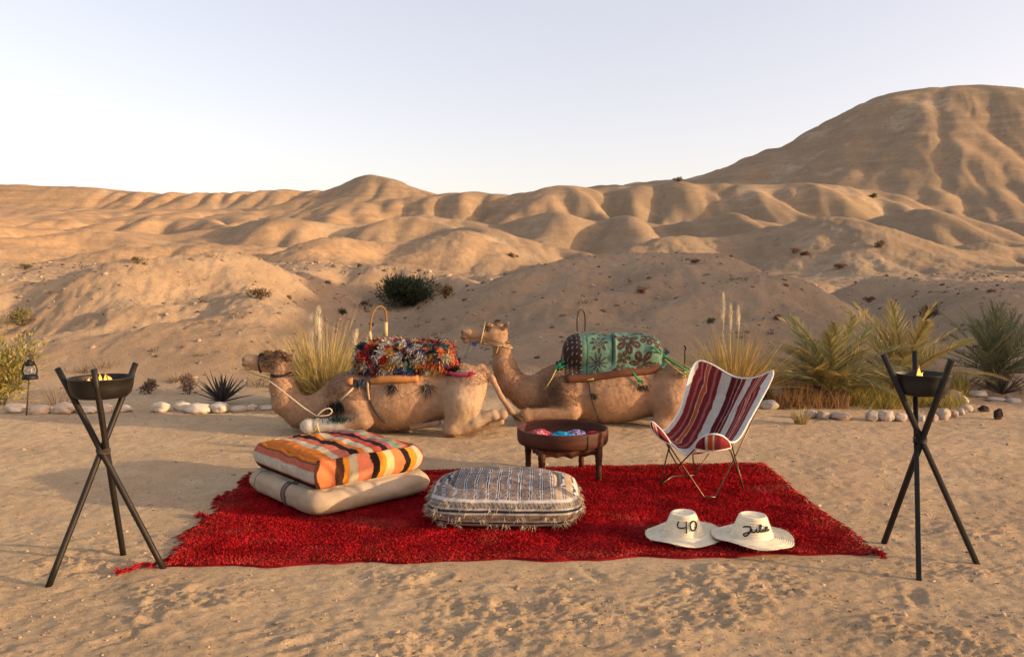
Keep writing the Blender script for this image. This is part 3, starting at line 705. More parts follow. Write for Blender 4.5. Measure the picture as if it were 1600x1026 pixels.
for sx_, sy_ in ((-1, -1), (1, -1), (-1, 1), (1, 1)):
    h0 = zr-.126; mb = MB(); p = Rm @ np.array([sx_*(hs-.012), sy_*(hs-.012), 0])
    mb.lathe([(.0005, h0), (.030, h0), (.031, h0-.08), (.026, h0-.09), (.030, h0-.105), (.026, h0-.12), (.023, .06), (.027, .045), (.022, .03), (.023, .0), (.0005, -.004)], 18, p); mb.build('leg', M_wood, t_t)
def folded(px, py, Y, hx, hy, h, base, spots, label, rz):
    v, f, par = cushion(hx, hy, h, 26, 3.2, .012, int(px), .014, .8)
    c = np.tile(np.array(base), (len(v), 1)).astype(float); n_ = fbm(v[:, 0]/.022, v[:, 1]/.022+v[:, 2]/.02, 2, int(px) % 50)
    for lo, hi, cc in spots: c[(n_ > lo) & (n_ < hi)] = cc
    p = W(px, py, Y); o = tag(link('folded_scarf', mesh_of('folded_scarf', v, f, [M_vcol], cols=c), None, (p[0], p[1], zr+.03-.083)), label, 'scarf', 'folded scarves lying in the tray'); o.rotation_euler = (0, 0, rz)
folded(842, 672, 6.10, .085, .07, .070, (.42, .022, .05), [(.15, .35, (.6, .55, .55)), (.5, 2, (.05, .02, .03))], 'folded red scarf with white pattern in the tray, nearest its sunlit rim', .3)
folded(878, 672, 6.06, .075, .06, .062, (.01, .22, .42), [(.3, .6, (.05, .40, .60)), (-2, -.4, (.01, .08, .22))], 'folded bright turquoise blue scarf in the middle of the tray', -.2)
folded(900, 672, 6.12, .065, .06, .066, (.13, .10, .24), [(.1, .35, (.5, .48, .6)), (-2, -.3, (.03, .02, .08))], 'folded purple and white patterned scarf beside the blue one in the tray', .1)
folded(927, 671, 6.10, .070, .06, .058, (.30, .02, .03), [(.2, .5, (.12, .01, .015))], 'folded plain dark red scarf at the shaded end of the tray', .5)

# ================================================================== BUTTERFLY CHAIR
A_, B1, B2, C_, D1, D2 = G(1031, 757, .04), G(1100, 776, .04), G(1118, 776, .04), G(1162, 764, .04), G(1085, 742, .04), G(1068, 743, .04)
ctrl = [[(1084, 554, 6.44), (1116, 571, 6.38), (1150, 589, 6.29), (1186, 588, 6.12), (1219, 568, 5.96)],
        [(1073, 600, 6.36), (1104, 613, 6.42), (1137, 626, 6.34), (1167, 622, 6.15), (1193, 617, 5.92)],
        [(1061, 642, 6.22), (1089, 656, 6.32), (1118, 667, 6.25), (1147, 664, 6.05), (1172, 655, 5.80)],
        [(1038, 672, 6.05), (1066, 692, 6.10), (1096, 704, 6.02), (1124, 698, 5.84), (1148, 690, 5.62)],
        [(1021, 664, 5.93), (1047, 690, 5.87), (1073, 710, 5.76), (1095, 696, 5.62), (1114, 677, 5.50)]]
DN = patch([[W(*p) for p in r] for r in ctrl], 121, 241)
def sample(A, B):       # A down, B across in 0..1
    fi, fj = A*120, B*240; i = np.clip(fi.astype(int), 0, 119); j = np.clip(fj.astype(int), 0, 239); a_, b_ = (fi-i)[..., None], (fj-j)[..., None]
    return DN[i, j]*(1-a_)*(1-b_) + DN[i+1, j]*a_*(1-b_) + DN[i, j+1]*(1-a_)*b_ + DN[i+1, j+1]*a_*b_
qa, qb = np.meshgrid(np.linspace(-1, 1, 60), np.linspace(-1, 1, 160), indexing='ij')
qk = np.maximum(np.abs(qa), np.abs(qb))/np.maximum((np.abs(qa)**7+np.abs(qb)**7)**(1/7), 1e-6); qk = np.where(np.maximum(np.abs(qa), np.abs(qb)) > 1e-6, qk, 1)
P3 = sample((qa*qk+1)/2, (qb*qk+1)/2)
cb = np.array([P3[30, 80, 0], P3[30, 80, 1], .03]); t_ch = thing('butterfly_chair', 'butterfly chair with maroon, orange and cream striped sling on thin metal rods', 'chair', cb)
MAR, ORG, CR2, PK, DM = (.17, .022, .026), (.42, .085, .02), (.50, .47, .42), (.30, .10, .09), (.085, .014, .02)
CB = [(.045, CR2), (.10, MAR), (.125, PK), (.165, MAR), (.172, CR2), (.215, ORG), (.222, CR2), (.28, MAR), (.31, PK), (.35, MAR), (.46, CR2), (.515, DM), (.53, PK), (.565, DM), (.572, CR2), (.62, MAR), (.69, CR2), (.725, MAR), (.742, PK), (.765, MAR), (.772, CR2), (.80, ORG), (.807, CR2), (.84, MAR), (.86, PK), (.90, MAR), (1.01, CR2)]
vj = np.tile(np.linspace(0, 1, 160), (60, 1)); vi = np.tile(np.linspace(0, 1, 60)[:, None], (1, 160))
# a soft pleat down the middle of the sling
N3 = np.array([-.45, -.75, .45]); P3 = P3 + (np.exp(-((vj-.60-.05*vi)/.02)**2)*.018*np.sin(math.pi*np.clip(vi*1.2, 0, 1)))[..., None]*N3 - (np.exp(-((vj-.645-.05*vi)/.022)**2)*.02*np.sin(math.pi*np.clip(vi*1.2, 0, 1)))[..., None]*N3
P3 = P3 + (.006*fbm(vj*6, vi*4, 3, 57))[..., None]*N3
cc = band_color((vj + .006*fbm(vi*6, vj*3, 2, 59)).ravel(), CB)
o = link('sling', mesh_of('sling', P3.reshape(-1, 3)-cb, grid_faces(60, 160), [M_vcol], cols=cc), t_ch); so = o.modifiers.new('thick', 'SOLIDIFY'); so.thickness = .004; so.offset = 0
edge_ = np.concatenate([P3[0, :], P3[1:, -1], P3[-1, -2::-1], P3[-2:0:-1, 0]])
mb = MB(); mb.tube(np.vstack([edge_, edge_[:1]])-cb, .0075, 7, cap=False); mb.build('piping', M_piping, t_ch)
def pocket(top, l, r, mid, nb, dark):
    n, m = 24, 30; V = []; top, l, r, mid = [W(*p) for p in (top, l, r, mid)]
    for i in range(n):
        tt = i/(n-1)
        for j in range(m):
            s_ = j/(m-1); baseP = l*(1-s_)+r*s_ + (mid-(l+r)/2)*math.sin(math.pi*s_)*.9
            arch = math.sin(math.pi*s_)**.55
            V.append(baseP + (top-(l+r)/2)*arch*tt + np.array([-.2, -.6, .1])*.05*math.sin(math.pi*tt)*arch)
    V = np.array(V); sj = np.tile(np.linspace(0, 1, m), n)
    oo = link('pocket', mesh_of('pocket', V-cb, grid_faces(n, m), [M_vcol], cols=band_color(sj, nb)), t_ch); s2 = oo.modifiers.new('thick', 'SOLIDIFY'); s2.thickness = .004; s2.offset = 0
    rim = V.reshape(n, m, 3)[-1]; mb2 = MB(); mb2.tube(np.vstack([rim, V.reshape(n, m, 3)[0][::-1]])-cb, .0065, 7, cap=False); mb2.build('pocket_piping', M_piping, oo)
PB = [(.22, MAR), (.30, DM), (.345, CR2), (.50, ORG), (.54, CR2), (.62, MAR), (.70, DM), (1.01, MAR)]
pocket((1114, 674, 5.45), (1086, 700, 5.56), (1142, 699, 5.50), (1114, 704, 5.44), PB, 0)
pocket((1026, 659, 5.88), (1018, 668, 5.88), (1048, 694, 5.82), (1030, 684, 5.84), PB, 0)
FLp, FRp, TLp, TRp = W(1030, 668, 5.90), W(1122, 684, 5.50), W(1091, 568, 6.43), W(1209, 583, 6.0)
for pts in ([A_, W(1045, 700, 5.95), FLp], [B1, W(1043, 692, 5.9), FLp], [A_, W(1087, 700, 5.62), FRp], [C_, W(1142, 705, 5.62), FRp], [B2, W(1160, 690, 5.85), TRp], [C_, W(1142, 690, 5.9)], [D1, W(1107, 709, 6.2)], [D2, W(1046, 705, 6.05), W(1044, 690, 6.0)], [D1, W(1078, 650, 6.50), TLp+np.array([0, .05, 0])], [B1, B2], [D1, D2], [A_, A_*.5+D2*.5+np.array([0, 0, .03]), D2]):
    pts = np.array(pts); mb = MB(); q = spline(pts, 12) if len(pts) == 3 and np.linalg.norm(pts[0]-pts[2]) < .0 else np.array(pts); mb.tube(q-cb, .0058, 8); mb.build('rod', M_rod, t_ch)

# ================================================================== STRAW HATS
def hat(px, py, rb, crown, strokes, label, tilt, rz, lift=0., depth=None):
    g = G(px, py, .040+lift); t = thing('straw_hat', label, 'hat', g, 'straw sun hats on the rug'); t.rotation_euler = (*tilt, rz)
    rt, rbm, hh = crown; n = 96
    prof = []
    for q in np.linspace(0, 1, 34): prof.append((rb*(1-q)+(rbm+.012)*q, .006 + .010*q + .0032*math.sin(q*2*math.pi*9)))
    for q in np.linspace(0, 1, 8): prof.append(((rbm+.012) - .012*math.sin(q*math.pi/2), .016+.016*(1-math.cos(q*math.pi/2))))
    for q in np.linspace(.03, 1, 26): prof.append((rbm*(1-q)+rt*q, .032+(hh-.045)*q + .0))
    prof = [(r+ (.0022*math.sin(z*2*math.pi/.015) if z > .034 else 0), z) for r, z in prof]
    for q in np.linspace(.1, 1, 8): prof.append((rt - .012*(1-math.cos(q*math.pi/2)), hh-.013+.012*math.sin(q*math.pi/2)))
    for q in np.linspace(.05, 1, 10): prof.append(((rt-.012)*(1-q)+.0005, hh - .010*math.sin(min(1, q*2.2)*math.pi/2)))
    V = []
    for k, (r, z) in enumerate(prof):
        for j in range(n):
            a = 2*math.pi*j/n; w = max(0, (r-rbm)/(rb-rbm)) if k < 36 else 0
            wob = w*w*(.010*math.sin(2*a+px)+.006*math.sin(5*a+px*.3)); el = 1 + (.02*math.sin(2*a+px) if k < 40 else .015*math.sin(2*a+1))
            V.append((r*el*math.cos(a), r*el*math.sin(a), z+wob))
    V = np.array(V); nb = 36*n
    o = link('brim', mesh_of('brim', V[:nb+n], grid_faces(37, n, True), [M_straw]), t); s2 = o.modifiers.new('thick', 'SOLIDIFY'); s2.thickness = .0025; s2.offset = -1
    mb = MB()
    for k in range(150):
        j = RNG.integers(n); p = V[j]; d = np.array([p[0], p[1], 0])/rb; tg = np.array([-d[1], d[0], 0]); blades(mb, p, d*.35+tg*RNG.normal()+np.array([0, 0, RNG.normal()*.25]), .008+.016*RNG.random(), .0012, np.array([.62, .54, .38])*(.7+.5*RNG.random()), None, 2)
    mb.build('frayed_edge', M_dry, o, kind='stuff')
    o2 = link('crown', mesh_of('crown', V[nb:], grid_faces(len(prof)-36, n, True), [M_straw]), t)
    mb = MB()
    for st in strokes:
        P = []
        for sx_, sz_ in spline(st, 8*len(st)):
            z = .034 + (hh-.045)*sz_; r = rbm+(rt-rbm)*np.clip(sz_, 0, 1) + .003; a = -math.pi/2 + sx_/r - rz
            P.append((r*math.cos(a), r*math.sin(a), z))
        mb.tube(np.array(P), .0043, 6)
    mb.build('lettering', M_ink, o2)
    return t
four = [[(-.005, .74), (-.012, .55), (-.010, .42), (.008, .40), (.026, .45)], [(.030, .76), (.028, .5), (.026, .22), (.025, .12)]]
zero = [[(.062, .74), (.048, .62), (.047, .38), (.056, .24), (.070, .28), (.080, .48), (.076, .68), (.062, .74), (.056, .70)]]
hat(1068, 834, .236, (.078, .118, .140), [[((x-.03)*1.35, y*1.05) for x, y in s_] for s_ in four+zero], 'straw sun hat with a black handwritten 40, brim tucked under the other hat', (math.radians(1), math.radians(-2)), 0)
JU = [[(-.068, .60), (-.050, .70), (-.030, .72), (-.032, .45), (-.045, .12), (-.062, -.02), (-.066, .12), (-.045, .28), (-.020, .42)],
      [(-.024, .62), (-.024, .42), (-.014, .36), (-.003, .50), (.000, .64), (-.001, .42), (.008, .40), (.018, .60), (.024, .86), (.018, .90), (.015, .66), (.018, .44), (.028, .42), (.034, .60), (.034, .46), (.042, .42), (.054, .56), (.062, .66), (.058, .74), (.050, .66), (.050, .48), (.062, .42), (.076, .52)],
      [(.036, .78), (.0365, .80)]]
hat(1175, 838, .244, (.084, .120, .138), [[((x-.006)*1.2, y*.8+.02) for x, y in s_] for s_ in JU], 'straw sun hat with a black handwritten name across its crown, brim overlapping the other hat', (math.radians(0), math.radians(1.5)), 0, .014)

# ================================================================== IMPLICIT BODIES (camels)
def sd_cone(P, a, b, ra, rb):
    a = np.asarray(a, np.float32); b = np.asarray(b, np.float32); ba = b-a; pa = P-a
    h = np.clip((pa@ba)/max(float(ba@ba), 1e-9), 0, 1); return np.sqrt(((pa-h[..., None]*ba)**2).sum(-1)) - (ra+(rb-ra)*h)
def sd_ell(P, c, r):
    q = (P-np.asarray(c, np.float32)); r = np.asarray(r, np.float32); k0 = np.sqrt(((q/r)**2).sum(-1)); k1 = np.sqrt(((q/(r*r))**2).sum(-1)); return k0*(k0-1)/np.maximum(k1, 1e-6)
def prim_box(pr, mg):
    kind, args, k = pr; mg = mg + abs(k)
    if kind == 'c': a, b, ra, rb = args; r = max(ra, rb); return np.minimum(a, b)-r-mg, np.maximum(a, b)+r+mg
    c, r = args; return np.asarray(c)-np.asarray(r)-mg, np.asarray(c)+np.asarray(r)+mg
def fold(d, pr, P):
    kind, args, k = pr; e = sd_cone(P, *args) if kind == 'c' else sd_ell(P, *args)
    if k < 0: return -smin(-d, e, -k)
    return smin(d, e, k) if k > 0 else np.minimum(d, e)
def eval_sdf(prims, P):
    """each primitive is only evaluated near its own bounds"""
    d = np.full(P.shape[:-1], 9., np.float32)
    for pr in prims:
        lo, hi = prim_box(pr, .10); m = np.all((P > lo) & (P < hi), axis=-1)
        if m.any(): d[m] = fold(d[m], pr, P[m])
    return d
def surface_nets(prims, lo, hi, h):
    ax = [np.arange(l, u+h, h, dtype=np.float32) for l, u in zip(lo, hi)]
    Gd = np.stack(np.meshgrid(*ax, indexing='ij'), -1); f = np.full(Gd.shape[:3], 9., np.float32)
    for pr in prims:
        l_, u_ = prim_box(pr, .03); sl_ = tuple(slice(int(np.searchsorted(ax[k], l_[k])), int(np.searchsorted(ax[k], u_[k]))) for k in range(3))
        if f[sl_].size: f[sl_] = fold(f[sl_], pr, Gd[sl_])
    nx, ny, nz_ = f.shape; ins = f < 0
    cs = [(a, b, c) for a in (0, 1) for b in (0, 1) for c in (0, 1)]
    sl = lambda A, o: A[o[0]:nx-1+o[0], o[1]:ny-1+o[1], o[2]:nz_-1+o[2]]
    cnt = sum(sl(ins, o).astype(np.int8) for o in cs); act = (cnt > 0) & (cnt < 8); ids = np.argwhere(act)
    idx = -np.ones(act.shape, np.int64); idx[act] = np.arange(len(ids))
    acc = np.zeros((len(ids), 3)); num = np.zeros(len(ids))
    for i, o in enumerate(cs):
        for p in cs[i+1:]:
            if sum(abs(o[k]-p[k]) for k in range(3)) != 1: continue
            fa = sl(f, o)[act]; fb = sl(f, p)[act]; m = (fa < 0) != (fb < 0); t = fa[m]/(fa[m]-fb[m])
            acc[m] += np.array(o)+t[:, None]*(np.array(p)-np.array(o)); num[m] += 1
    V = (ids + acc/np.maximum(num, 1)[:, None])*h + np.array([a[0] for a in ax])
    Q = []
    for axn in range(3):
        o = [0, 0, 0]; o[axn] = 1; u, w = (axn+1) % 3, (axn+2) % 3
        A = ins[:nx-o[0], :ny-o[1], :nz_-o[2]]; B = ins[o[0]:, o[1]:, o[2]:]; e = np.argwhere(A != B)
        e = e[(e[:, u] > 0) & (e[:, w] > 0)]; e = e[(e[:, u] < act.shape[u]) & (e[:, w] < act.shape[w])]
        c = []
        for du, dw in ((-1, -1), (0, -1), (0, 0), (-1, 0)):
            g = e.copy(); g[:, u] += du; g[:, w] += dw; c.append(idx[g[:, 0], g[:, 1], g[:, 2]])
        c = np.stack(c, 1); fl = A[e[:, 0], e[:, 1], e[:, 2]]; c = np.where(fl[:, None], c, c[:, ::-1]); Q.append(c)
    Q = np.concatenate(Q); Q = Q[(Q >= 0).all(1)]
    # relax onto the surface
    for _ in range(2):
        d = eval_sdf(prims, V.astype(np.float32)); e = .004; g = np.stack([eval_sdf(prims, (V+np.eye(3)[k]*e).astype(np.float32))-d for k in range(3)], 1)/e
        V = V - .7*g/np.maximum(np.linalg.norm(g, axis=1), .3)[:, None]*d[:, None]
    return V, Q
def march_in(prims, C, D, rmax, off):
    """from far along D back to centre C: first point at distance off from the surface"""
    n = len(C); out = np.zeros(n); R_ = np.linspace(rmax, 0, 110)
    S_ = np.stack([eval_sdf(prims, (C+D*r).astype(np.float32)) for r in R_], 1); hitm = S_ < off; i = np.argmax(hitm, 1); i = np.where(hitm.any(1), i, len(R_)-1)
    i0 = np.maximum(i-1, 0); k = np.arange(n); f0, f1 = S_[k, i0]-off, S_[k, i]-off; t = np.where(np.abs(f0-f1) > 1e-6, f0/np.where(np.abs(f0-f1) > 1e-6, f0-f1, 1), 0)
    r = R_[i0]+(R_[i]-R_[i0])*np.clip(t, 0, 1); return C + D*r[:, None]
def ring_on(prims, c, axis, off, n=36, rmax=.5):
    axis = np.asarray(axis, float); axis /= np.linalg.norm(axis); u = np.cross(axis, [0, 0, 1]); u = u/np.linalg.norm(u) if np.linalg.norm(u) > .1 else np.array([0, 1., 0]); w = np.cross(axis, u)
    a = np.linspace(0, 2*math.pi, n); D = np.cos(a)[:, None]*u + np.sin(a)[:, None]*w
    return march_in(prims, np.tile(np.asarray(c, float), (n, 1)), D, rmax, off)
def on_flank(prims, pts, off):
    """points seen on the near flank: slide them along y onto the body"""
    P = np.asarray(pts, float); C = P.copy(); C[:, 1] = 0.25; D = np.tile([0, -1., 0], (len(P), 1)); return march_in(prims, C, D, .95, off)

# ================================================================== CAMELS
def camel_kit(ox, Yc):
    base = np.array([W(ox + 900*.2875, 600, Yc)[0], Yc, 0.0])
    def P(cx, cy, dy=0.): return W(ox + cx*.2875, 460 + cy*.2875, Yc+dy) - base
    return base, P
# ---- camel with the rag blanket (nearer)
base1, P = camel_kit(360, 8.15); P1 = P
body1 = [
 ('e', (P(900, 575), (.60, .32, .325)), 0), ('e', (P(670, 560), (.28, .26, .275)), .14), ('e', (P(1235, 520), (.30, .27, .29)), .14),
 ('e', (P(960, 420), (.46, .23, .24)), .15), ('c', (P(600, 560), P(480, 632), .20, .165), .14), ('c', (P(480, 632), P(385, 640), .165, .155), .08),
 ('c', (P(385, 640), P(305, 580), .155, .14), .06), ('c', (P(305, 580), P(283, 500), .14, .122), .06), ('c', (P(283, 500), P(278, 410), .122, .108), .05),
 # head
 ('e', (P(262, 366), (.115, .092, .112)), .06), ('c', (P(235, 368), P(130, 362), .088, .064), .05), ('e', (P(98, 352), (.062, .060, .056)), .035), ('e', (P(88, 378), (.05, .05, .036)), .02),
 ('c', (P(245, 405), P(125, 396), .045, .028), .025), ('e', (P(205, 320, -.058), (.050, .032, .026)), .018), ('e', (P(205, 320, .058), (.050, .032, .026)), .018), ('e', (P(78, 352, -.03), (.030, .026, .026)), .015), ('e', (P(95, 402), (.040, .036, .022)), .012),
 ('c', (P(318, 340, -.075), P(345, 325, -.105), .024, .012), .02), ('c', (P(318, 340, .075), P(345, 325, .105), .024, .012), .02),
 # fore legs
 ('e', (P(665, 560, -.19), (.15, .09, .22)), .08), ('c', (P(680, 590, -.22), P(722, 668, -.25), .12, .09), .07), ('c', (P(720, 690, -.27), P(600, 702, -.275), .088, .073), .05), ('c', (P(600, 702, -.275), P(440, 712, -.28), .073, .062), .03), ('e', (P(418, 715, -.28), (.075, .060, .066)), .05),
 ('c', (P(690, 600, .2), P(722, 680, .24), .12, .09), .07), ('c', (P(720, 690, .25), P(420, 690, .26), .08, .066), .04),
 # hind legs
 ('c', (P(1295, 490, -.15), P(1262, 590, -.22), .185, .19), .10), ('c', (P(1262, 590, -.22), P(1205, 712, -.27), .185, .092), .05), ('e', (P(1195, 735, -.28), (.075, .07, .065)), .05),
 ('c', (P(1215, 742, -.28), P(1330, 690, -.275), .058, .068), .035), ('c', (P(1330, 690, -.275), P(1430, 648, -.27), .066, .052), .03), ('e', (P(1480, 652, -.27), (.055, .05, .052)), .04), ('e', (P(1440, 662, -.30), (.04, .03, .038)), .02),
 ('c', (P(1470, 690, -.20), P(1250, 752, -.16), .036, .034), .03),
 ('c', (P(1290, 500, .14), P(1230, 700, .24), .18, .09), .10), ('c', (P(1230, 715, .25), P(1480, 665, .25), .06, .05), .03), ('c', (P(985, 724, -.20), P(1130, 697, -.22), .022, .030), .02),
 # tail
 ('c', (P(1360, 400, -.02), P(1425, 462, -.10), .05, .032), .06), ('c', (P(1425, 462, -.10), P(1475, 560, -.14), .030, .026), .02), ('c', (P(1475, 560, -.14), P(1525, 635, -.16), .026, .030), .02), ('c', (P(1525, 635, -.16), P(1590, 685, -.18), .032, .012), .02),
 # hollow between belly and thigh, flank crease
 ('c', (P(1130, 480, -.42), P(1140, 690, -.40), .05, .075), -.09), ('e', (P(60, 352, -.05), (.012, .02, .006)), -.012), ('c', (P(58, 378, -.08), P(150, 388, -.1), .010, .006), -.015),
]
# ---- camel with the flowered blanket (further)
base2, P2 = camel_kit(680, 8.66); P = P2
body2 = [
 ('e', (P(950, 535), (.62, .34, .345)), 0), ('e', (P(700, 520), (.31, .29, .30)), .14), ('e', (P(1240, 515), (.32, .29, .30)), .14),
 ('e', (P(960, 390), (.48, .24, .26)), .15), ('c', (P(640, 525), P(500, 535), .225, .175), .14), ('c', (P(500, 535), P(415, 480), .172, .145), .08),
 ('c', (P(415, 480), P(372, 385), .145, .122), .06), ('c', (P(372, 385), P(362, 290), .122, .105), .05),
 ('e', (P(338, 212), (.118, .095, .118)), .06), ('c', (P(310, 215), P(200, 212), .090, .066), .05), ('e', (P(172, 205), (.062, .062, .058)), .035), ('e', (P(160, 232), (.05, .05, .034)), .02),
 ('c', (P(335, 258), P(195, 248), .048, .028), .025), ('e', (P(292, 166, -.062), (.054, .034, .028)), .018), ('e', (P(292, 166, .062), (.054, .034, .028)), .018), ('e', (P(152, 204, -.03), (.030, .026, .026)), .015), ('e', (P(168, 254), (.040, .036, .022)), .012),
 ('c', (P(375, 180, -.08), P(396, 155, -.105), .026, .014), .02), ('c', (P(375, 180, .08), P(396, 155, .105), .026, .014), .02),
 ('e', (P(690, 520, -.20), (.15, .09, .22)), .08), ('c', (P(700, 545, -.22), P(745, 628, -.25), .12, .09), .07), ('c', (P(740, 645, -.27), P(520, 652, -.275), .085, .066), .05), ('e', (P(490, 655, -.28), (.07, .066, .07)), .04),
 ('c', (P(700, 560, .2), P(745, 640, .24), .12, .09), .07), ('c', (P(740, 650, .25), P(490, 650, .26), .08, .066), .04),
 ('c', (P(1305, 470, -.15), P(1280, 580, -.23), .175, .175), .10), ('c', (P(1280, 580, -.23), P(1225, 690, -.27), .17, .088), .05), ('e', (P(1215, 700, -.28), (.072, .068, .065)), .05),
 ('c', (P(1235, 700, -.28), P(1480, 640, -.27), .06, .052), .035), ('e', (P(1490, 640, -.27), (.055, .05, .05)), .04),
 ('c', (P(1300, 490, .14), P(1240, 660, .24), .18, .09), .10), ('c', (P(1240, 670, .25), P(1480, 640, .25), .06, .05), .03),
 ('c', (P(1370, 430, -.02), P(1420, 520, -.08), .045, .03), .06), ('c', (P(1420, 520, -.08), P(1440, 620, -.1), .03, .015), .02),
 ('c', (P(1150, 470, -.44), P(1165, 660, -.42), .05, .075), -.09), ('c', (P(128, 232, -.08), P(225, 242, -.1), .010, .006), -.015),
]
def make_camel(body, base, P, name_label, colour):
    t = thing('camel', name_label, 'camel', base)
    lo = np.array([P(20, 100)[0], -.56, -.02]); hi = np.array([P(1640, 100)[0], .56, 1.45])
    V, Q = surface_nets(body, lo, hi, .0135)
    V[:, 2] = np.maximum(V[:, 2], -.004)
    nn = fbm(V[:, 0]/.12, V[:, 2]/.12+V[:, 1]/.15, 3, 61); V = V + (.004*nn)[:, None]*np.array([.2, -1., .3])*np.where(V[:, 1] < 0, 1, -1)[:, None]
    V = V + (.003*fbm(V[:, 0]/.035, V[:, 2]/.035+V[:, 1]/.04, 3, 63)*sstep(.0, .35, V[:, 2]))[:, None]*np.array([.3, -1., .5])*np.where(V[:, 1] < 0, 1, -1)[:, None]
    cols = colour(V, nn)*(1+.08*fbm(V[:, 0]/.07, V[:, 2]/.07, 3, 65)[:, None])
    o = link('body', mesh_of('body', V, Q, [M_fur], cols=cols), t)
    return t, V
TAN, DKT, PALE, WHT = np.array([.335, .207, .124]), np.array([.12, .072, .044]), np.array([.40, .30, .20]), np.array([.56, .51, .44])
def blend(c, m, col): return c*(1-m[:, None]) + np.asarray(col)*m[:, None]
def along(V, a, b, r):
    ba = b-a; h = np.clip(((V-a)@ba)/(ba@ba), 0, 1); return np.exp(-(np.linalg.norm(V-a-h[:, None]*ba, axis=1)/r)**2)
def near(V, p, r): return np.exp(-(np.linalg.norm((V-p)/np.asarray(r), axis=1))**2)
def colour1(V, nn):
    P = P1; c = np.tile(TAN, (len(V), 1))*(1+.08*nn)[:, None]
    c = blend(c, np.clip(.55*sstep(.35, .05, V[:, 2]), 0, 1), np.array([.25, .155, .09]))  # lower body darkened: brown shade painted into the coat
    c = blend(c, np.clip(near(V, P(1270, 600, -.3), (.28, .25, .34))*.8, 0, 1), PALE)
    c = blend(c, np.clip(near(V, P(1400, 680, -.28), (.22, .12, .10))*1.1, 0, 1), PALE*1.05)
    leg = (V[:, 1] < -.16)*sstep(P(700, 0)[0], P(600, 0)[0], V[:, 0])*sstep(.21, .17, V[:, 2])*sstep(P(355, 0)[0], P(372, 0)[0], V[:, 0])*(V[:, 1] < -.20)
    c = blend(c, leg, WHT)
    c = blend(c, near(V, P(250, 330), (.17, .2, .075))*.9, (.05, .03, .02)); c = blend(c, near(V, P(95, 362), (.09, .12, .07))*.8, (.40, .30, .19)); c = blend(c, near(V, P(60, 365), (.025, .05, .03)), (.10, .07, .05))
    c = blend(c, near(V, P(1545, 660, -.17), (.12, .1, .08))*.7, (.16, .10, .06)); c = blend(c, near(V, P(1200, 762, -.3), (.05, .08, .025)), (.07, .045, .03))
    for dy in (-.07, .07): c = blend(c, along(V, P(62, 382, dy*.6), P(150, 392, dy*1.1), .010)*.85, (.06, .035, .025)); c = blend(c, near(V, P(72, 352, dy*.6), (.018, .03, .010)), (.03, .02, .015))
    c = blend(c, near(V, P(395, 715, -.3), (.035, .1, .045))*.7, (.33, .27, .21)); c = blend(c, near(V, P(1490, 655, -.28), (.05, .08, .04))*.5, (.28, .2, .13)); c = blend(c, along(V, P(1140, 470, -.3), P(1120, 690, -.3), .035)*.35, DKT)  # last blend paints shade into the crease between belly and thigh
    c = blend(c, along(V, P(760, 560, -.3), P(760, 720, -.3), .03)*.3, DKT); c = blend(c, near(V, P(930, 640, -.3), (.3, .2, .12))*.3, (.22, .125, .07))  # first blend paints crease shade behind the foreleg
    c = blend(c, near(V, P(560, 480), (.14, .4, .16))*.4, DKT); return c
def colour2(V, nn):
    P = P2; c = np.tile(TAN*.92, (len(V), 1))*(1+.08*nn)[:, None]
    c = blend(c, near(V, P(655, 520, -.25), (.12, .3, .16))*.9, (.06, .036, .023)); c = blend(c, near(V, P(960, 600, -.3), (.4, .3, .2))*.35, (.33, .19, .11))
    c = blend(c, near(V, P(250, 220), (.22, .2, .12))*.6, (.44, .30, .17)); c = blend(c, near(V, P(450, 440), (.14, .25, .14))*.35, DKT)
    c = blend(c, near(V, P(300, 150), (.12, .2, .03))*.6, (.17, .09, .05)); c = blend(c, near(V, P(135, 222), (.03, .05, .03))*.8, (.13, .08, .06))
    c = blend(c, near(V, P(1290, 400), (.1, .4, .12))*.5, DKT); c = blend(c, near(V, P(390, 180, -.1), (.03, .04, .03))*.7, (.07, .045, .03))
    for dy in (-.07, .07): c = blend(c, along(V, P(135, 236, dy*.6), P(232, 246, dy*1.1), .011)*.85, (.06, .035, .025)); c = blend(c, near(V, P(146, 202, dy*.6), (.018, .03, .010)), (.03, .02, .015)); c = blend(c, near(V, P(290, 178, dy*1.3), (.05, .04, .022))*.75, (.08, .05, .03))
    c = blend(c, near(V, P(365, 300), (.08, .2, .05))*.45, DKT); c = blend(c, along(V, P(1150, 460, -.3), P(1150, 660, -.3), .035)*.35, DKT); return c  # last blend: belly-thigh crease shade painted into the coat colour
cam1, V1 = make_camel(body1, base1, P1, 'kneeling camel under a ragged multicoloured blanket, head low at far left, white foreleg', colour1)
cam2, V2 = make_camel(body2, base2, P2, 'kneeling camel under a green flowered blanket, head raised behind the other camel', colour2)

def eyes(t, P, pts):
    for cx, cy, dy in pts:
        v, f = [], []; mb = MB(); mb.lathe([(.0005, -.016), (.011, -.012), (.016, 0), (.011, .012), (.0005, .016)], 14, P(cx, cy, dy)); mb.build('eye', M_eye, t)
eyes(cam1, P1, [(196, 345, -.083), (196, 345, .083)]); eyes(cam2, P2, [(286, 192, -.088), (286, 192, .088)])
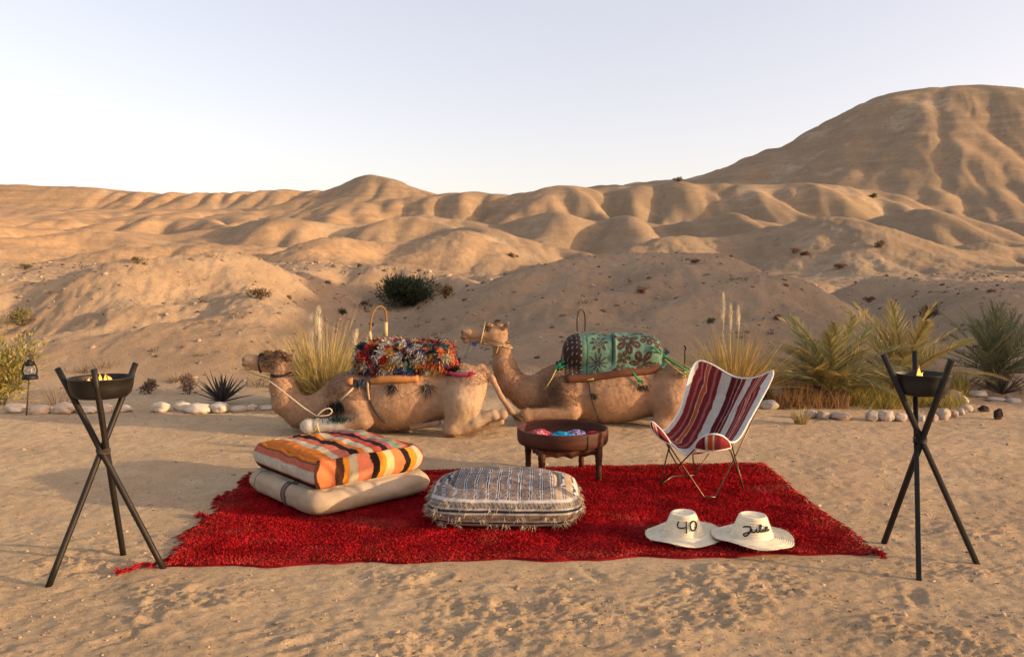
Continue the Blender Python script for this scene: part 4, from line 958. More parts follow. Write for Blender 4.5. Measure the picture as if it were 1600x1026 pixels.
# dark curls on the near camel's crown
mb = MB()
topm = np.nonzero((near(V1, P1(245, 345), (.15, .25, .095)) > .35) & (V1[:, 0] > P1(150, 0)[0]) & (V1[:, 0] < P1(345, 0)[0]))[0]
for i in RNG.choice(topm, 900):
    p = V1[i]; d = p - P1(250, 375); d[2] += .03; d = d/np.linalg.norm(d) + RNG.normal(size=3)*.6
    blades(mb, p, d, .022+.02*RNG.random(), .0045, np.array([.065, .040, .026])*(.5+RNG.random()), [RNG.normal()*.01, 0, -.018])
mb.build('forelock', M_hair, cam1, kind='stuff')
mb = MB()
topm = np.nonzero(((near(V2, P2(330, 150), (.10, .2, .035)) > .35) | (near(V2, P2(395, 262), (.04, .2, .05)) > .4) | (near(V2, P2(385, 170, -.1), (.03, .05, .03)) > .4)))[0]
for i in RNG.choice(topm, 420):
    p = V2[i]; d = p - P2(330, 215); d = d/np.linalg.norm(d) + RNG.normal(size=3)*.5
    blades(mb, p, d, .014+.016*RNG.random(), .004, np.array([.15, .09, .052])*(.5+RNG.random()), [0, 0, -.012])
mb.build('forelock', M_hair, cam2, kind='stuff')
mb = MB()
for cc_, t_, V_, P_, spots in ((0, cam1, V1, P1, [(1560, 668, -.17)]),):
    tl = np.nonzero(near(V_, P_(*spots[0]), (.09, .1, .07)) > .5)[0]
    for i in RNG.choice(tl, 200): blades(mb, V_[i], np.array([.7, -.1, -.45])+RNG.normal(size=3)*.35, .07, .003, np.array([.14, .085, .05])*(.6+.8*RNG.random()), [0, 0, -.015])
mb.build('tail_tuft', M_hair, cam1, kind='stuff')
# shaggy fringe of hair along necks and shoulders
def shag(t, V, N, box, n, colV, L, w, mess, dark=1.):
    m = np.nonzero(np.all([(V[:, k] > box[k][0]) & (V[:, k] < box[k][1]) for k in range(3)], axis=0))[0]; i = RNG.choice(m, n)
    p = V[i] + RNG.normal(size=(n, 3))*.004; cl = np.stack([fbm(p[:, 0]/.05, p[:, 2]/.05+p[:, 1]/.06, 2, 3+k) for k in range(3)], 1)
    d = N[i]*.45 + np.array([.25, 0, -.75]) + cl*mess + RNG.normal(size=(n, 3))*.25; d /= np.linalg.norm(d, axis=1)[:, None]
    s1 = np.cross(d, RNG.normal(size=(n, 3))); s1 /= np.linalg.norm(s1, axis=1)[:, None]
    Lr = (L*(.5+RNG.random(n)))[:, None]; tri = np.stack([p-s1*w, p+s1*w, p+d*Lr], 1).reshape(-1, 3)
    c = colV[i]*(dark*(.85+.42*RNG.random((n, 1)))); link('coat_hair', mesh_of('coat_hair', tri, np.arange(n*3).reshape(-1, 3), [M_hair], False, cols=np.repeat(c, 3, 0)), t, kind='stuff')
def nrm_of(o): n = np.zeros(len(o.data.vertices)*3, np.float32); o.data.vertices.foreach_get('normal', n); return n.reshape(-1, 3)
def col_of(o): c = np.zeros(len(o.data.vertices)*4, np.float32); o.data.attributes['Col'].data.foreach_get('color', c); return c.reshape(-1, 4)[:, :3]
for t_, V_, P_, x0_, hump in ((cam1, V1, P1, 215, ((540, 760), (.40, .95))), (cam2, V2, P2, 320, ((560, 760), (.25, .95)))):
    bo = [c for c in t_.children if c.name.startswith('body')][0]; N_, C_o = nrm_of(bo), col_of(bo)
    shag(t_, V_, N_, ((P_(x0_, 0)[0], P_(1420, 0)[0]), (-.7, .1), (.02, 1.2)), 22000, C_o, .011, .0020, .2)
    shag(t_, V_, N_, ((P_(hump[0][0], 0)[0], P_(hump[0][1], 0)[0]), (-.7, .15), hump[1]), 5000, C_o, .026, .0028, .35, .92)
    shag(t_, V_, N_, ((P_(1180, 0)[0], P_(1420, 0)[0]), (-.7, .15), (.55, 1.1)), 2500, C_o, .024, .0028, .35, .9)
    shag(t_, V_, N_, ((P_(x0_, 0)[0], P_(620, 0)[0]), (-.3, .2), (.0, .75)), 4000, C_o, .026, .0026, .4, .95)

def strap(t, name, pts, r, col, flat=.35, m=None):
    mb = MB(); mb.tube(pts, r, 8, col, flat=flat); return mb.build(name, m or M_strap, t)
# halters
BLKS, TANS = (.02, .018, .017), (.42, .30, .16)
strap(cam1, 'halter_band', ring_on(body1[9:19], P1(165, 370), P1(130, 366)-P1(235, 368), .005, rmax=.3), .017, BLKS, .4)
pts = on_flank(body1, [P1(170, 428), P1(200, 425), P1(245, 432), P1(300, 432), P1(335, 420)], .006); strap(cam1, 'halter_band', spline(pts, 20), .020, BLKS, .5)
strap(cam1, 'halter_band', ring_on(body1[8:13], P1(280, 440), (P1(283, 500)-P1(278, 410)), .004, rmax=.3), .009, BLKS, .5)
strap(cam2, 'halter_band', ring_on(body2[8:17], P2(258, 215), P2(200, 213)-P2(310, 215)+np.array([0, 0, .05]), .006, rmax=.3), .024, (.46, .36, .23), .3)
pts = on_flank(body2, [P2(262, 262), P2(300, 268), P2(345, 276), P2(404, 272)], .008); strap(cam2, 'halter_band', spline(pts, 16), .020, TANS, .4)
pts = on_flank(body2, [P2(345, 276), P2(330, 315), P2(300, 345)], .006); strap(cam2, 'halter_band', spline(pts, 12), .017, (.34, .22, .12), .4)
strap(cam2, 'halter_band', ring_on(body2[7:12], P2(365, 275), np.array([.25, 0, 1.]), .006, rmax=.3), .015, TANS, .4)
mb = MB()
for k in range(60): blades(mb, P2(212, 268, -.11)+RNG.normal(size=3)*[.015, .01, .012], RNG.normal(size=3)+[0, -.3, -.6], .03, .004, np.array([.02, .06, .25])*(.5+RNG.random()))
mb.build('halter_tassel', M_hair, cam2)
mb = MB(); mb.tube(spline([P2(195, 255, -.09), P2(180, 300, -.16), P2(160, 345, -.20)], 12), .006, 6, (.05, .055, .07)); mb.build('lead_cord', M_strap, cam2)

# ---- hobble rope on the near camel
t_r = thing('hobble_rope', 'thin pale rope from the low camel\'s halter, looped round its white foreleg', 'rope', base1)
rp = [P1(205, 465, -.10), P1(250, 498, -.17), P1(330, 560, -.25), P1(400, 615, -.30), P1(470, 660, -.345)]
mb = MB(); mb.tube(spline(rp, 26), .0065, 7, (.62, .52, .36)); mb.build('lead', M_vcol, t_r)
lp = [P1(470, 660, -.35), P1(500, 630, -.36), P1(535, 618, -.36), P1(552, 635, -.36), P1(530, 655, -.36), P1(480, 660, -.355)]
mb = MB(); mb.tube(spline(lp, 30), .0065, 7, (.62, .52, .36)); mb.build('loop', M_vcol, t_r)
legp = [p for p in body1 if p[0] == 'c' and abs(p[1][0][1]+.275) < .01 and p[1][0][0] < P1(760, 0)[0] and p[1][1][0] < P1(500, 0)[0]]
for k in range(3): 
    rg = ring_on(legp, P1(468+k*7, 711, -.278), P1(600, 702, -.275)-P1(440, 712, -.28)+np.array([0, 0, .02*k]), .005, rmax=.25); mb = MB(); mb.tube(rg, .006, 6, (.60, .50, .30)); mb.build('wrap', M_vcol, t_r)

# ---- rag blanket, draped over a saddle pad and the hump
def rbox(P_, c, h, r):  # implicit rounded pad as a chain of cones so that the same evaluator serves
    x0, x1 = c[0]-h[0]+r, c[0]+h[0]-r; L_ = []
    for dy in (-h[1]+r, 0, h[1]-r): L_.append(('c', (np.array([x0, dy, c[2]]), np.array([x1, dy, c[2]]), r, r), .08))
    return L_
def drape(prims, x0, x1, zlow0, zlow1, off, nu, nv, lump, seed, skew=0.):
    C = []; D = []
    for i in range(nu):
        s_ = i/(nu-1)
        for j in range(nv):
            a = math.pi*(j/(nv-1)); zc = zlow0*(1-s_)+zlow1*s_ + .012*math.sin(s_*19+seed)
            C.append((x0+(x1-x0)*s_ + skew*math.sin(a)*.0, 0, zc)); D.append((0, -math.cos(a), math.sin(a)))
    C = np.array(C); D = np.array(D)
    ku, kv = 46, 46; ii = np.linspace(0, nu-1, ku).round().astype(int); jj = np.linspace(0, nv-1, kv).round().astype(int)
    pick_ = (ii[:, None]*nv+jj[None, :]).ravel(); Rc = np.linalg.norm(march_in(prims, C[pick_], D[pick_], .9, off)-C[pick_], axis=1).reshape(ku, kv)
    Rr = np.stack([np.interp(np.arange(nv), jj, Rc[a]) for a in range(ku)]); Rr = np.stack([np.interp(np.arange(nu), ii, Rr[:, b]) for b in range(nv)], 1); Pt = C + D*Rr.reshape(-1, 1)
    s_ = np.repeat(np.linspace(0, 1, nu), nv); j_ = np.tile(np.linspace(0, 1, nv), nu)
    n_ = lump*fbm(s_*7+seed, j_*9, 3, seed); Pt = Pt + D*n_[:, None]
    return Pt, D, s_, j_
pad1 = rbox(P1, (P1(955, 330)[0], 0, P1(955, 330)[2]), (.50, .26, .13), .125)
t_s1 = thing('camel_saddle', 'saddle pad with bent-wood hoop handle under the ragged blanket, orange-brown roll at its lower edge', 'saddle', base1)
xs0, xs1 = P1(672, 0)[0], P1(1235, 0)[0]
Vp, Qp = surface_nets(pad1, (xs0-.05, -.4, .7), (xs1+.05, .4, 1.25), .03); link('pad', mesh_of('pad', Vp, Qp, [mat('pad_cloth', (.25, .17, .10), .25, 10, .95)]), t_s1)
all1 = body1+pad1
mb = MB(); mb.tube(spline(on_flank(all1, [P1(785, 455), P1(850, 445), P1(930, 440), P1(1038, 440)], .01), 20), [.034]*4+[.046]*12+[.042]*4, 12, (.42, .19, .065)); mb.build('roll', M_vcol, t_s1)
mb = MB(); mb.tube(on_flank(all1, [P1(660, 462), P1(675, 455), P1(695, 455)], .01), [.03, .042, .04], 10, (.36, .18, .08)); mb.build('roll', M_vcol, t_s1)
mb = MB(); mb.tube(spline([P1(757, 245, -.05), P1(760, 180, -.05), P1(772, 105, -.03), P1(805, 65, 0), P1(838, 80, .03), P1(848, 140, .05), P1(848, 225, .05)], 36), .011, 9, (.22, .12, .05)); hp = mb.build('hoop_handle', M_vcol, t_s1)
mb = MB(); mb.tube([P1(845, 150, .05), P1(843, 225, .05)], [.021, .026], 9, (.45, .33, .18)); mb.build('binding', M_vcol, hp); mb = MB(); mb.tube([P1(757, 200, -.05), P1(762, 250, -.05)], [.015, .02], 9, (.48, .35, .2)); mb.build('binding', M_vcol, hp)
strap(t_s1, 'girth', spline(on_flank(all1, [P1(775, 455), P1(782, 530), P1(805, 590), P1(850, 655), P1(915, 735)], .006), 30), .012, (.045, .032, .025), .5)
mb = MB(); mb.tube(spline(on_flank(all1, [P1(768, 455), P1(775, 500), P1(785, 548)], .02), 10), [.017, .016, .015, .014, .013, .012, .012, .011, .011, .010], 8, (.40, .27, .16)); mb.build('toggle', M_vcol, t_s1)
mb = MB(); mb.tube(on_flank(all1, [P1(700, 485), P1(635, 550)], .02), [.009, .012], 8, (.48, .36, .22)); mb.build('toggle', M_vcol, t_s1)
strap(t_s1, 'crupper', spline(on_flank(all1, [P1(1150, 405), P1(1200, 412), P1(1260, 420), P1(1320, 415)], .02), 16), .021, (.42, .05, .10), .8, M_vcol)
def tassel(t, name, P_, at, n, col, L, spread, prims, down=(0, -.25, -1.)):
    mb = MB(); p = on_flank(prims, [P_(*at)], .02)[0]
    for k in range(n):
        q = p + RNG.normal(size=3)*spread; blades(mb, q, np.array(down)+RNG.normal(size=3)*.45, L*(.6+.7*RNG.random()), .0045, np.asarray(col)*(.4+1.0*RNG.random()), [0, 0, -.01])
    return mb.build(name, M_hair, t, kind='stuff')
tassel(t_s1, 'tassel', P1, (615, 580), 260, (.012, .014, .016), .07, [.045, .012, .022], all1); tassel(t_s1, 'tassel', P1, (630, 640), 130, (.02, .05, .045), .05, [.06, .012, .012], all1)
tassel(t_s1, 'tassel', P1, (900, 475), 90, (.05, .04, .045), .11, [.022, .008, .012], all1); tassel(t_s1, 'tassel', P1, (735, 455), 120, (.07, .08, .11), .09, [.035, .01, .02], all1); tassel(t_s1, 'tassel', P1, (1085, 480), 70, (.10, .08, .07), .12, [.025, .008, .015], all1)
mb = MB()
for k in range(50): blades(mb, on_flank(all1, [P1(1310, 412)], .03)[0]+RNG.normal(size=3)*.012, RNG.normal(size=3)+[.8, -.2, -.2], .05, .005, np.array([.45, .05, .10])*(.5+.9*RNG.random()))
mb.build('tassel', M_hair, t_s1)
Pt, D, s_, j_ = drape(body1[:5]+pad1, xs0, xs1, P1(0, 405)[2], P1(0, 395)[2], .018, 90, 90, .02, 31)
PAL = np.array([(.022, .024, .045), (.02, .018, .02), (.50, .46, .36), (.30, .02, .025), (.36, .03, .03), (.50, .17, .05), (.06, .09, .22), (.52, .48, .42), (.42, .10, .14), (.03, .12, .13), (.13, .035, .04), (.48, .43, .30), (.04, .05, .11), (.55, .33, .10), (.62, .58, .52)])
cellp = RNG.random((240, 2)); cellc = PAL[RNG.integers(0, len(PAL), 240)]*.72
rt = (cellp[:, 0] > .68) & (cellp[:, 1] < .5); pick = RNG.random(240) < .22; cellc[rt & pick] = (.46, .12, .04)
def cellcol(a, b):
    d = (a[:, None]-cellp[None, :, 0])**2*1.2 + (b[:, None]-cellp[None, :, 1])**2*1.6; return cellc[np.argmin(d, 1)]
t_b1 = thing('rag_blanket', 'shaggy blanket of knotted rags in red, navy, cream and orange on the low-headed camel', 'blanket', base1)
o = link('cloth', mesh_of('cloth', Pt, grid_faces(90, 90), [M_vcol], cols=cellcol(s_, j_)*.7), t_b1); so = o.modifiers.new('thick', 'SOLIDIFY'); so.thickness = .012; so.offset = 0
mb = MB(); G3 = Pt.reshape(90, 90, 3); D3 = D.reshape(90, 90, 3)
for k in range(2300):
    i, j = RNG.integers(0, 90), int(RNG.random()**1.0*89); j = j if RNG.random() < .25 else min(j, int(RNG.random()*58))
    if RNG.random() < .12: j = 0
    if RNG.random() < .05: i = 89
    c = cellcol(np.array([i/89]), np.array([j/89]))[0]
    for q in range(5):
        d = D3[i, j]*.55 + np.array([0, 0, -.55]) + RNG.normal(size=3)*.55
        blades(mb, G3[i, j]+RNG.normal(size=3)*.012, d, .032+.022*RNG.random(), .0055, c*(.65+.6*RNG.random()), [0, 0, -.012])
mb.build('rag_tufts', M_hair, t_b1, kind='stuff')

# ---- flowered blanket
pad2 = rbox(P2, (P2(960, 300)[0], 0, P2(960, 300)[2]), (.52, .28, .15), .145)
all2 = body2+pad2
t_s2 = thing('camel_saddle', 'saddle pad with small iron hoop handle beneath the green flowered blanket', 'saddle', base2)
Vp, Qp = surface_nets(pad2, (pad2[0][1][0][0]-.3, -.5, .6), (pad2[0][1][1][0]+.3, .5, 1.4), .03); link('pad', mesh_of('pad', Vp, Qp, [mat('brown_pad_cloth', (.11, .055, .035), .25, 10, .95)]), t_s2)
mb = MB(); mb.tube(spline(on_flank(all2, [P2(700, 442), P2(850, 432), P2(1000, 410), P2(1140, 402), P2(1200, 385)], .006), 30), .045, 12, (.10, .045, .028)); mb.build('roll', M_vcol, t_s2)
mb = MB(); mb.tube(spline([P2(773, 200, -.05), P2(772, 140, -.04), P2(780, 95, -.02), P2(796, 82, 0), P2(811, 100, .03), P2(816, 150, .05), P2(814, 200, .05)], 36), .010, 9, (.07, .05, .035)); mb.build('hoop_handle', M_vcol, t_s2)
strap(t_s2, 'girth', spline(on_flank(all2, [P2(822, 450), P2(830, 520), P2(850, 590), P2(880, 660), P2(905, 695)], .006), 30), .012, (.05, .038, .03), .5)
strap(t_s2, 'girth', spline(on_flank(all2, [P2(670, 400), P2(630, 440), P2(590, 500)], .006), 20), .008, (.32, .24, .12), .6)
tassel(t_s2, 'tassel', P2, (845, 520), 60, (.07, .055, .04), .05, [.018, .008, .012], all2); tassel(t_s2, 'tassel', P2, (1110, 480), 70, (.13, .09, .06), .05, [.03, .008, .015], all2)
x0, x1 = P2(660, 0)[0], P2(1250, 0)[0]
NU, NV = 300, 220
Pt, D, s_, j_ = drape(body2[:5]+pad2, x0, x1, P2(0, 438)[2], P2(0, 392)[2], .020, NU, NV, .012, 41)
# a deep tuck across the blanket and rounded ends
tk = np.exp(-((s_-.495-.04*(j_-.3))/.010)**2)*sstep(.10, .2, j_)*sstep(.55, .42, j_); Pt = Pt - D*(.05*tk)[:, None]
rdg = np.exp(-((s_-.515-.04*(j_-.3))/.016)**2)*sstep(.10, .2, j_)*sstep(.55, .42, j_); Pt = Pt + D*(.022*rdg)[:, None]
hem = .022*np.sin(s_*23)*np.exp(-j_*14); Pt[:, 2] += hem
MINT, FB, DK2 = np.array([.098, .190, .145]), np.array([.055, .036, .030]), np.array([.040, .028, .024])
c = np.tile(MINT, (len(Pt), 1)) * (1+.06*fbm(s_*30, j_*30, 2, 9))[:, None]
X_ = s_*1.20; Y_ = j_*1.35            # metres along the cloth
dark = s_ < .215 + .015*np.sin(j_*11); c[dark] = DK2
dots = ((((X_*22) % 1)-.5)**2+(((Y_*18+np.floor(X_*22)*.5) % 1)-.5)**2 < .025) & dark; c[dots] = (.28, .26, .22)
c[(s_ > .215) & (s_ < .235)] = MINT*.75; c[(np.abs(s_-.262) < .006)] = MINT*.45
def flower(cx, cy, r, n, kind=0, rot=0.):
    dx, dy = X_-cx, Y_-cy; rr = np.hypot(dx, dy)/r; th = np.arctan2(dy, dx)+rot
    if kind == 0: pet = rr < .42+.58*np.abs(np.cos(n*th/2))**.8; hole = (rr < .16); line = (np.abs(np.sin(n*th/2)) > .97) & (rr > .35)
    elif kind == 1: pet = (rr < np.abs(np.cos(n*th/2))**3*1.0) | (rr < .3); hole = rr < .14; line = (rr > .3) & (rr < .36)
    else: pet = rr < .75+.25*np.cos(n*th); hole = (np.abs(rr-.45) < .06) | (np.abs(rr-.22) < .04); line = np.abs(np.sin(n*th/2)) > .985
    c[pet & ~dark] = FB; c[pet & (hole | line) & ~dark] = MINT*.9; c[pet & (rr > .55) & (rr < .8) & (np.abs(np.sin(n*th/2)) < .16) & (kind == 0)] = np.array([.15, .12, .09])
for fl in ((.44, .40, .105, 8, 2), (.43, .20, .115, 10, 1), (.42, .04, .08, 9, 2), (.66, .66, .10, 6, 1), (.75, .40, .150, 6, 0, .4), (.70, .21, .080, 5, 0), (.90, .17, .135, 5, 0, .5), (.98, .44, .105, 5, 0, .2), (1.10, .33, .09, 6, 0, .7), (1.07, .07, .08, 6, 0), (.66, .05, .09, 7, 0), (.80, .02, .07, 5, 0), (.90, .66, .12, 6, 0, .3), (.46, .62, .11, 8, 2), (1.08, .62, .10, 5, 0), (.78, .92, .13, 6, 0), (1.0, .9, .12, 5, 0), (.45, .9, .11, 8, 2)): flower(*fl)
o = tag(link('flowered_blanket', mesh_of('flowered_blanket', Pt, grid_faces(NU, NV), [M_vcol], cols=c), None, base2), 'mint green blanket printed with dark brown flowers, on the further camel', 'blanket'); so = o.modifiers.new('thick', 'SOLIDIFY'); so.thickness = .010; so.offset = 0
# green ties
t_k = thing('tie_cord', 'green and yellow cords knotted round the flowered blanket', 'cord', base2)
GRC, YLC = (.03, .24, .10), (.42, .36, .12)
pr2 = all2
def cordp(pts, r, col, nm='cord'): mb = MB(); mb.tube(spline(on_flank(pr2, [P2(*p) for p in pts], .035), 20), r, 7, col); mb.build(nm, M_vcol, t_k)
cordp([(1150, 270), (1190, 300), (1235, 330)], .010, GRC); cordp([(1235, 330), (1290, 370), (1360, 410)], .011, GRC); cordp([(1240, 325), (1300, 355), (1370, 395)], .008, YLC); cordp([(1235, 345), (1280, 390), (1320, 415)], .008, YLC)
cordp([(1050, 400), (1065, 425), (1090, 455)], .012, GRC); cordp([(650, 390), (672, 370), (700, 355)], .014, GRC); cordp([(790, 445), (820, 442), (845, 440)], .014, YLC); cordp([(650, 395), (625, 440), (600, 480)], .006, YLC)
for at, col in (((1235, 330), GRC), ((675, 378), GRC), ((1090, 455), GRC), ((1325, 408), YLC), ((1280, 325), (.03, .06, .2))):
    mb = MB(); p = on_flank(pr2, [P2(*at)], .04)[0]
    for k in range(26): blades(mb, p+RNG.normal(size=3)*.014, RNG.normal(size=3)+[0, -.2, -.3], .045, .006, np.array(col)*(.6+.8*RNG.random()))
    mb.build('knot', M_hair, t_k)

# ================================================================== STONES
def ico(n=2):
    t = (1+5**.5)/2; v = [(-1, t, 0), (1, t, 0), (-1, -t, 0), (1, -t, 0), (0, -1, t), (0, 1, t), (0, -1, -t), (0, 1, -t), (t, 0, -1), (t, 0, 1), (-t, 0, -1), (-t, 0, 1)]
    f = [(0, 11, 5), (0, 5, 1), (0, 1, 7), (0, 7, 10), (0, 10, 11), (1, 5, 9), (5, 11, 4), (11, 10, 2), (10, 7, 6), (7, 1, 8), (3, 9, 4), (3, 4, 2), (3, 2, 6), (3, 6, 8), (3, 8, 9), (4, 9, 5), (2, 4, 11), (6, 2, 10), (8, 6, 7), (9, 8, 1)]
    v = [np.array(p)/np.linalg.norm(p) for p in v]
    for _ in range(n):
        mid = {}; nf = []
        def m(a, b):
            k = (min(a, b), max(a, b))
            if k not in mid: q = v[a]+v[b]; v.append(q/np.linalg.norm(q)); mid[k] = len(v)-1
            return mid[k]
        for a, b, c in f: ab, bc, ca = m(a, b), m(b, c), m(c, a); nf += [(a, ab, ca), (b, bc, ab), (c, ca, bc), (ab, bc, ca)]
        f = nf
    return np.array(v), np.array(f)
I0, IF0 = ico(0); I3, IF3 = ico(3)
def stone(px, py, w, h, col, label, group, seed, rough=.14, name='border_stone', cat='stone'):
    g = G(px, py); Y = g[1]; hw = w/F*Y/2; hh = h/F*Y/2
    g = np.array([W(px, py, Y)[0], Y + hw*.55, 0]); z0 = H1(g[0], g[1])
    V = I3.copy(); n_ = noise2(V[:, 0]*1.3+seed*3.1, V[:, 1]*1.3+V[:, 2]*1.9, seed) + .45*noise2(V[:, 0]*3.1+seed, V[:, 2]*3.1+V[:, 1]*2.2, seed+7)
    V = V*(1+rough*1.5*n_)[:, None]; V = np.sign(V)*np.abs(V)**.86
    # a few flat knocked faces
    for k in range(5):
        d = RNG.normal(size=3); d /= np.linalg.norm(d); s_ = V@d; V = V - np.maximum(s_-.82, 0)[:, None]*d*.8
    V = V*[hw, hw*.72, hh*1.12]; V[:, 2] -= V[:, 2].min()*.86
    cc = np.asarray(col)*(1+.12*noise2(V[:, 0]*14, V[:, 2]*14+seed, 3))[:, None]; low = np.clip(1-V[:, 2]/(.05), 0, 1)*.55
    cc = cc*(1-low[:, None]) + np.array([.28, .19, .125])*low[:, None]
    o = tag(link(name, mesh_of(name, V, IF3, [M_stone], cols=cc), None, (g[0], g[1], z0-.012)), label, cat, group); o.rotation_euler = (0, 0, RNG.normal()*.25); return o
ORD = ['first', 'second', 'third', 'fourth', 'fifth', 'sixth', 'seventh', 'eighth', 'ninth', 'tenth', 'eleventh', 'twelfth', 'thirteenth', 'fourteenth', 'fifteenth', 'sixteenth', 'seventeenth', 'eighteenth', 'nineteenth', 'twentieth']
LS = [(18, 647, 36, 15, 'long flat'), (58, 649, 34, 16, 'broken-faced'), (95, 648, 35, 19, 'angular'), (131, 647, 32, 12, 'low'), (161, 645, 22, 15, 'rounded'), (188, 643, 26, 12, 'small flat'), (247, 645, 30, 16, 'chipped'), (281, 643, 27, 15, 'wedge-shaped'), (305, 646, 40, 16, 'curved oblong'), (339, 644, 34, 15, 'smooth oval'), (371, 643, 25, 12, 'smooth round'), (392, 642, 16, 10, 'smallest'), (416, 641, 27, 8, 'thin flat')]
for i, (px, py, w, h, ad) in enumerate(LS):
    stone(px, py, w, h, (.56, .47, .37) if i not in (1, 2) else (.52, .42, .32), f'{ad} whitewashed stone, {ORD[i]} from the left in the row behind the left tripod', 'whitewashed stones edging the bed on the left', 11+i)
RS = [(1205, 640, 29, 15, (.46, .41, .36), 'grey rounded stone just right of the chair back'), (1269, 653, 21, 13, (.40, .37, .34), 'small grey stone right of the little dry grass tuft'), (1289, 655, 22, 15, (.38, .30, .24), 'squat brown stone in the palm bed edge, left of the long flat one'), (1319, 657, 33, 12, (.42, .31, .23), 'long flat tan stone at the palm bed edge'),
      (1365, 658, 20, 16, (.36, .32, .28), 'dark grey upright stone left of the right tripod'), (1387, 658, 27, 18, (.50, .42, .35), 'big pale egg-shaped stone left of the right tripod'), (1410, 658, 22, 14, (.47, .38, .30), 'tan stone partly behind the right tripod leg, left side'), (1441, 657, 13, 11, (.48, .42, .36), 'small pale stone seen between the right tripod legs'), (1460, 657, 15, 12, (.45, .37, .30), 'tan stone just right of the right tripod crossing'),
      (1478, 655, 23, 17, (.46, .37, .30), 'large tan stone right of the right tripod in the bed edge'), (1494, 652, 11, 12, (.42, .32, .25), 'narrow brown stone wedged at the bed corner'), (1502, 649, 13, 12, (.44, .35, .28), 'small tan stone at the bed corner'), (1512, 645, 22, 13, (.48, .39, .31), 'pale stone at the outer corner of the palm bed'), (1506, 633, 22, 14, (.52, .45, .37), 'pale oval stone above the bed corner'), (1492, 624, 27, 15, (.47, .37, .28), 'large tan stone behind the right tripod bowl side'),
      (1511, 617, 17, 9, (.50, .43, .37), 'small pale stone in the back row by the agave'), (1531, 621, 32, 11, (.54, .46, .38), 'long pale stone in the back row below the agave'), (1562, 627, 32, 7, (.54, .46, .39), 'thin flat pale stone in the back row, near the frame edge'), (1588, 629, 22, 8, (.54, .47, .40), 'flat pale stone at the right end of the back row'), (1577, 622, 9, 7, (.42, .32, .22), 'tiny tan stone behind the back row')]
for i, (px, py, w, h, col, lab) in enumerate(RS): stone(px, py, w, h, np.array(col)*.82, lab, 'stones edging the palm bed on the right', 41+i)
stone(1540, 645, 16, 10, (.035, .022, .02), 'small dark lump of rock on the berm, left of the pointed one', 'dark rocks on the berm', 71, .2, 'dark_rock', 'rock'); stone(1562, 656, 14, 16, (.03, .02, .018), 'pointed dark rock standing on the berm at far right', 'dark rocks on the berm', 72, .22, 'dark_rock', 'rock')

# ================================================================== LANTERN ON A STAKE
lb = G(40, 650); Yl = lb[1]; st = thing('garden_stake', 'thin forked iron stake holding a lantern at far left', 'stake', (lb[0], Yl, 0))
mb = MB(); P_ = lambda px, py: W(px, py, Yl)-np.array([lb[0], Yl, 0])
mb.tube([P_(41, 655), P_(44, 610), P_(47, 548)], .008, 7, (.08, .055, .04)); mb.build('shaft', M_vcol, st)
mb = MB(); mb.tube(spline([P_(47, 560), P_(46, 550), P_(42, 545)], 8), .006, 6, (.08, .055, .04)); mb.tube(spline([P_(49, 562), P_(53, 550), P_(55, 542)], 8), .005, 6, (.12, .08, .05)); mb.build('crook', M_vcol, st)
lt = thing('hurricane_lantern', 'small black hurricane lantern hanging from a stake at far left', 'lantern', W(47, 592, Yl-.06)); sL = Yl/F
mb = MB(); mb.lathe([(.0005, 0), (11*sL, 0), (11.5*sL, 2*sL), (10.5*sL, 6*sL), (5*sL, 8*sL), (.0005, 8*sL)], 20); mb.build('tank', M_black, lt)
mb = MB(); mb.lathe([(5*sL, 8*sL), (8*sL, 12*sL), (7.5*sL, 17*sL), (4.5*sL, 21*sL)], 18); mb.build('glass_chimney', M_glass, lt)
mb = MB(); mb.lathe([(.0005, 31*sL), (3*sL, 31*sL), (3.5*sL, 28*sL), (7*sL, 25*sL), (7*sL, 23*sL), (5*sL, 21*sL), (.0005, 21*sL)], 18); mb.build('cap', M_black, lt)
for s_ in (-1, 1):
    mb = MB(); mb.tube(spline([(s_*9*sL, 0, 4*sL), (s_*11.5*sL, 0, 14*sL), (s_*8*sL, 0, 24*sL), (s_*3*sL, 0, 28*sL)], 14), 1.1*sL, 7); mb.build('side_tube', M_black, lt)
mb = MB(); mb.tube(spline([(-9*sL, 0, 22*sL), (-5*sL, 0, 34*sL), (0, .02, 38*sL), (5*sL, 0, 34*sL), (9*sL, 0, 22*sL)], 18), .5*sL, 5); mb.build('bail_handle', M_black, lt)
sp = G(1079, 640); ss = thing('garden_stake', 'short dark iron stake standing behind the striped chair', 'stake', (sp[0], 9.9, 0)); mb = MB(); q0 = W(1079, 540, 9.9); mb.tube([(0, 0, -.02), (0, 0, q0[2]-.06)], .008, 7, (.03, .025, .02)); mb.build('shaft', M_vcol, ss)
mb = MB(); mb.tube(spline([(0, 0, q0[2]-.06), (.01, 0, q0[2]-.03), (-.01, 0, q0[2])], 8), .011, 7, (.03, .025, .02)); mb.build('tip', M_vcol, ss)

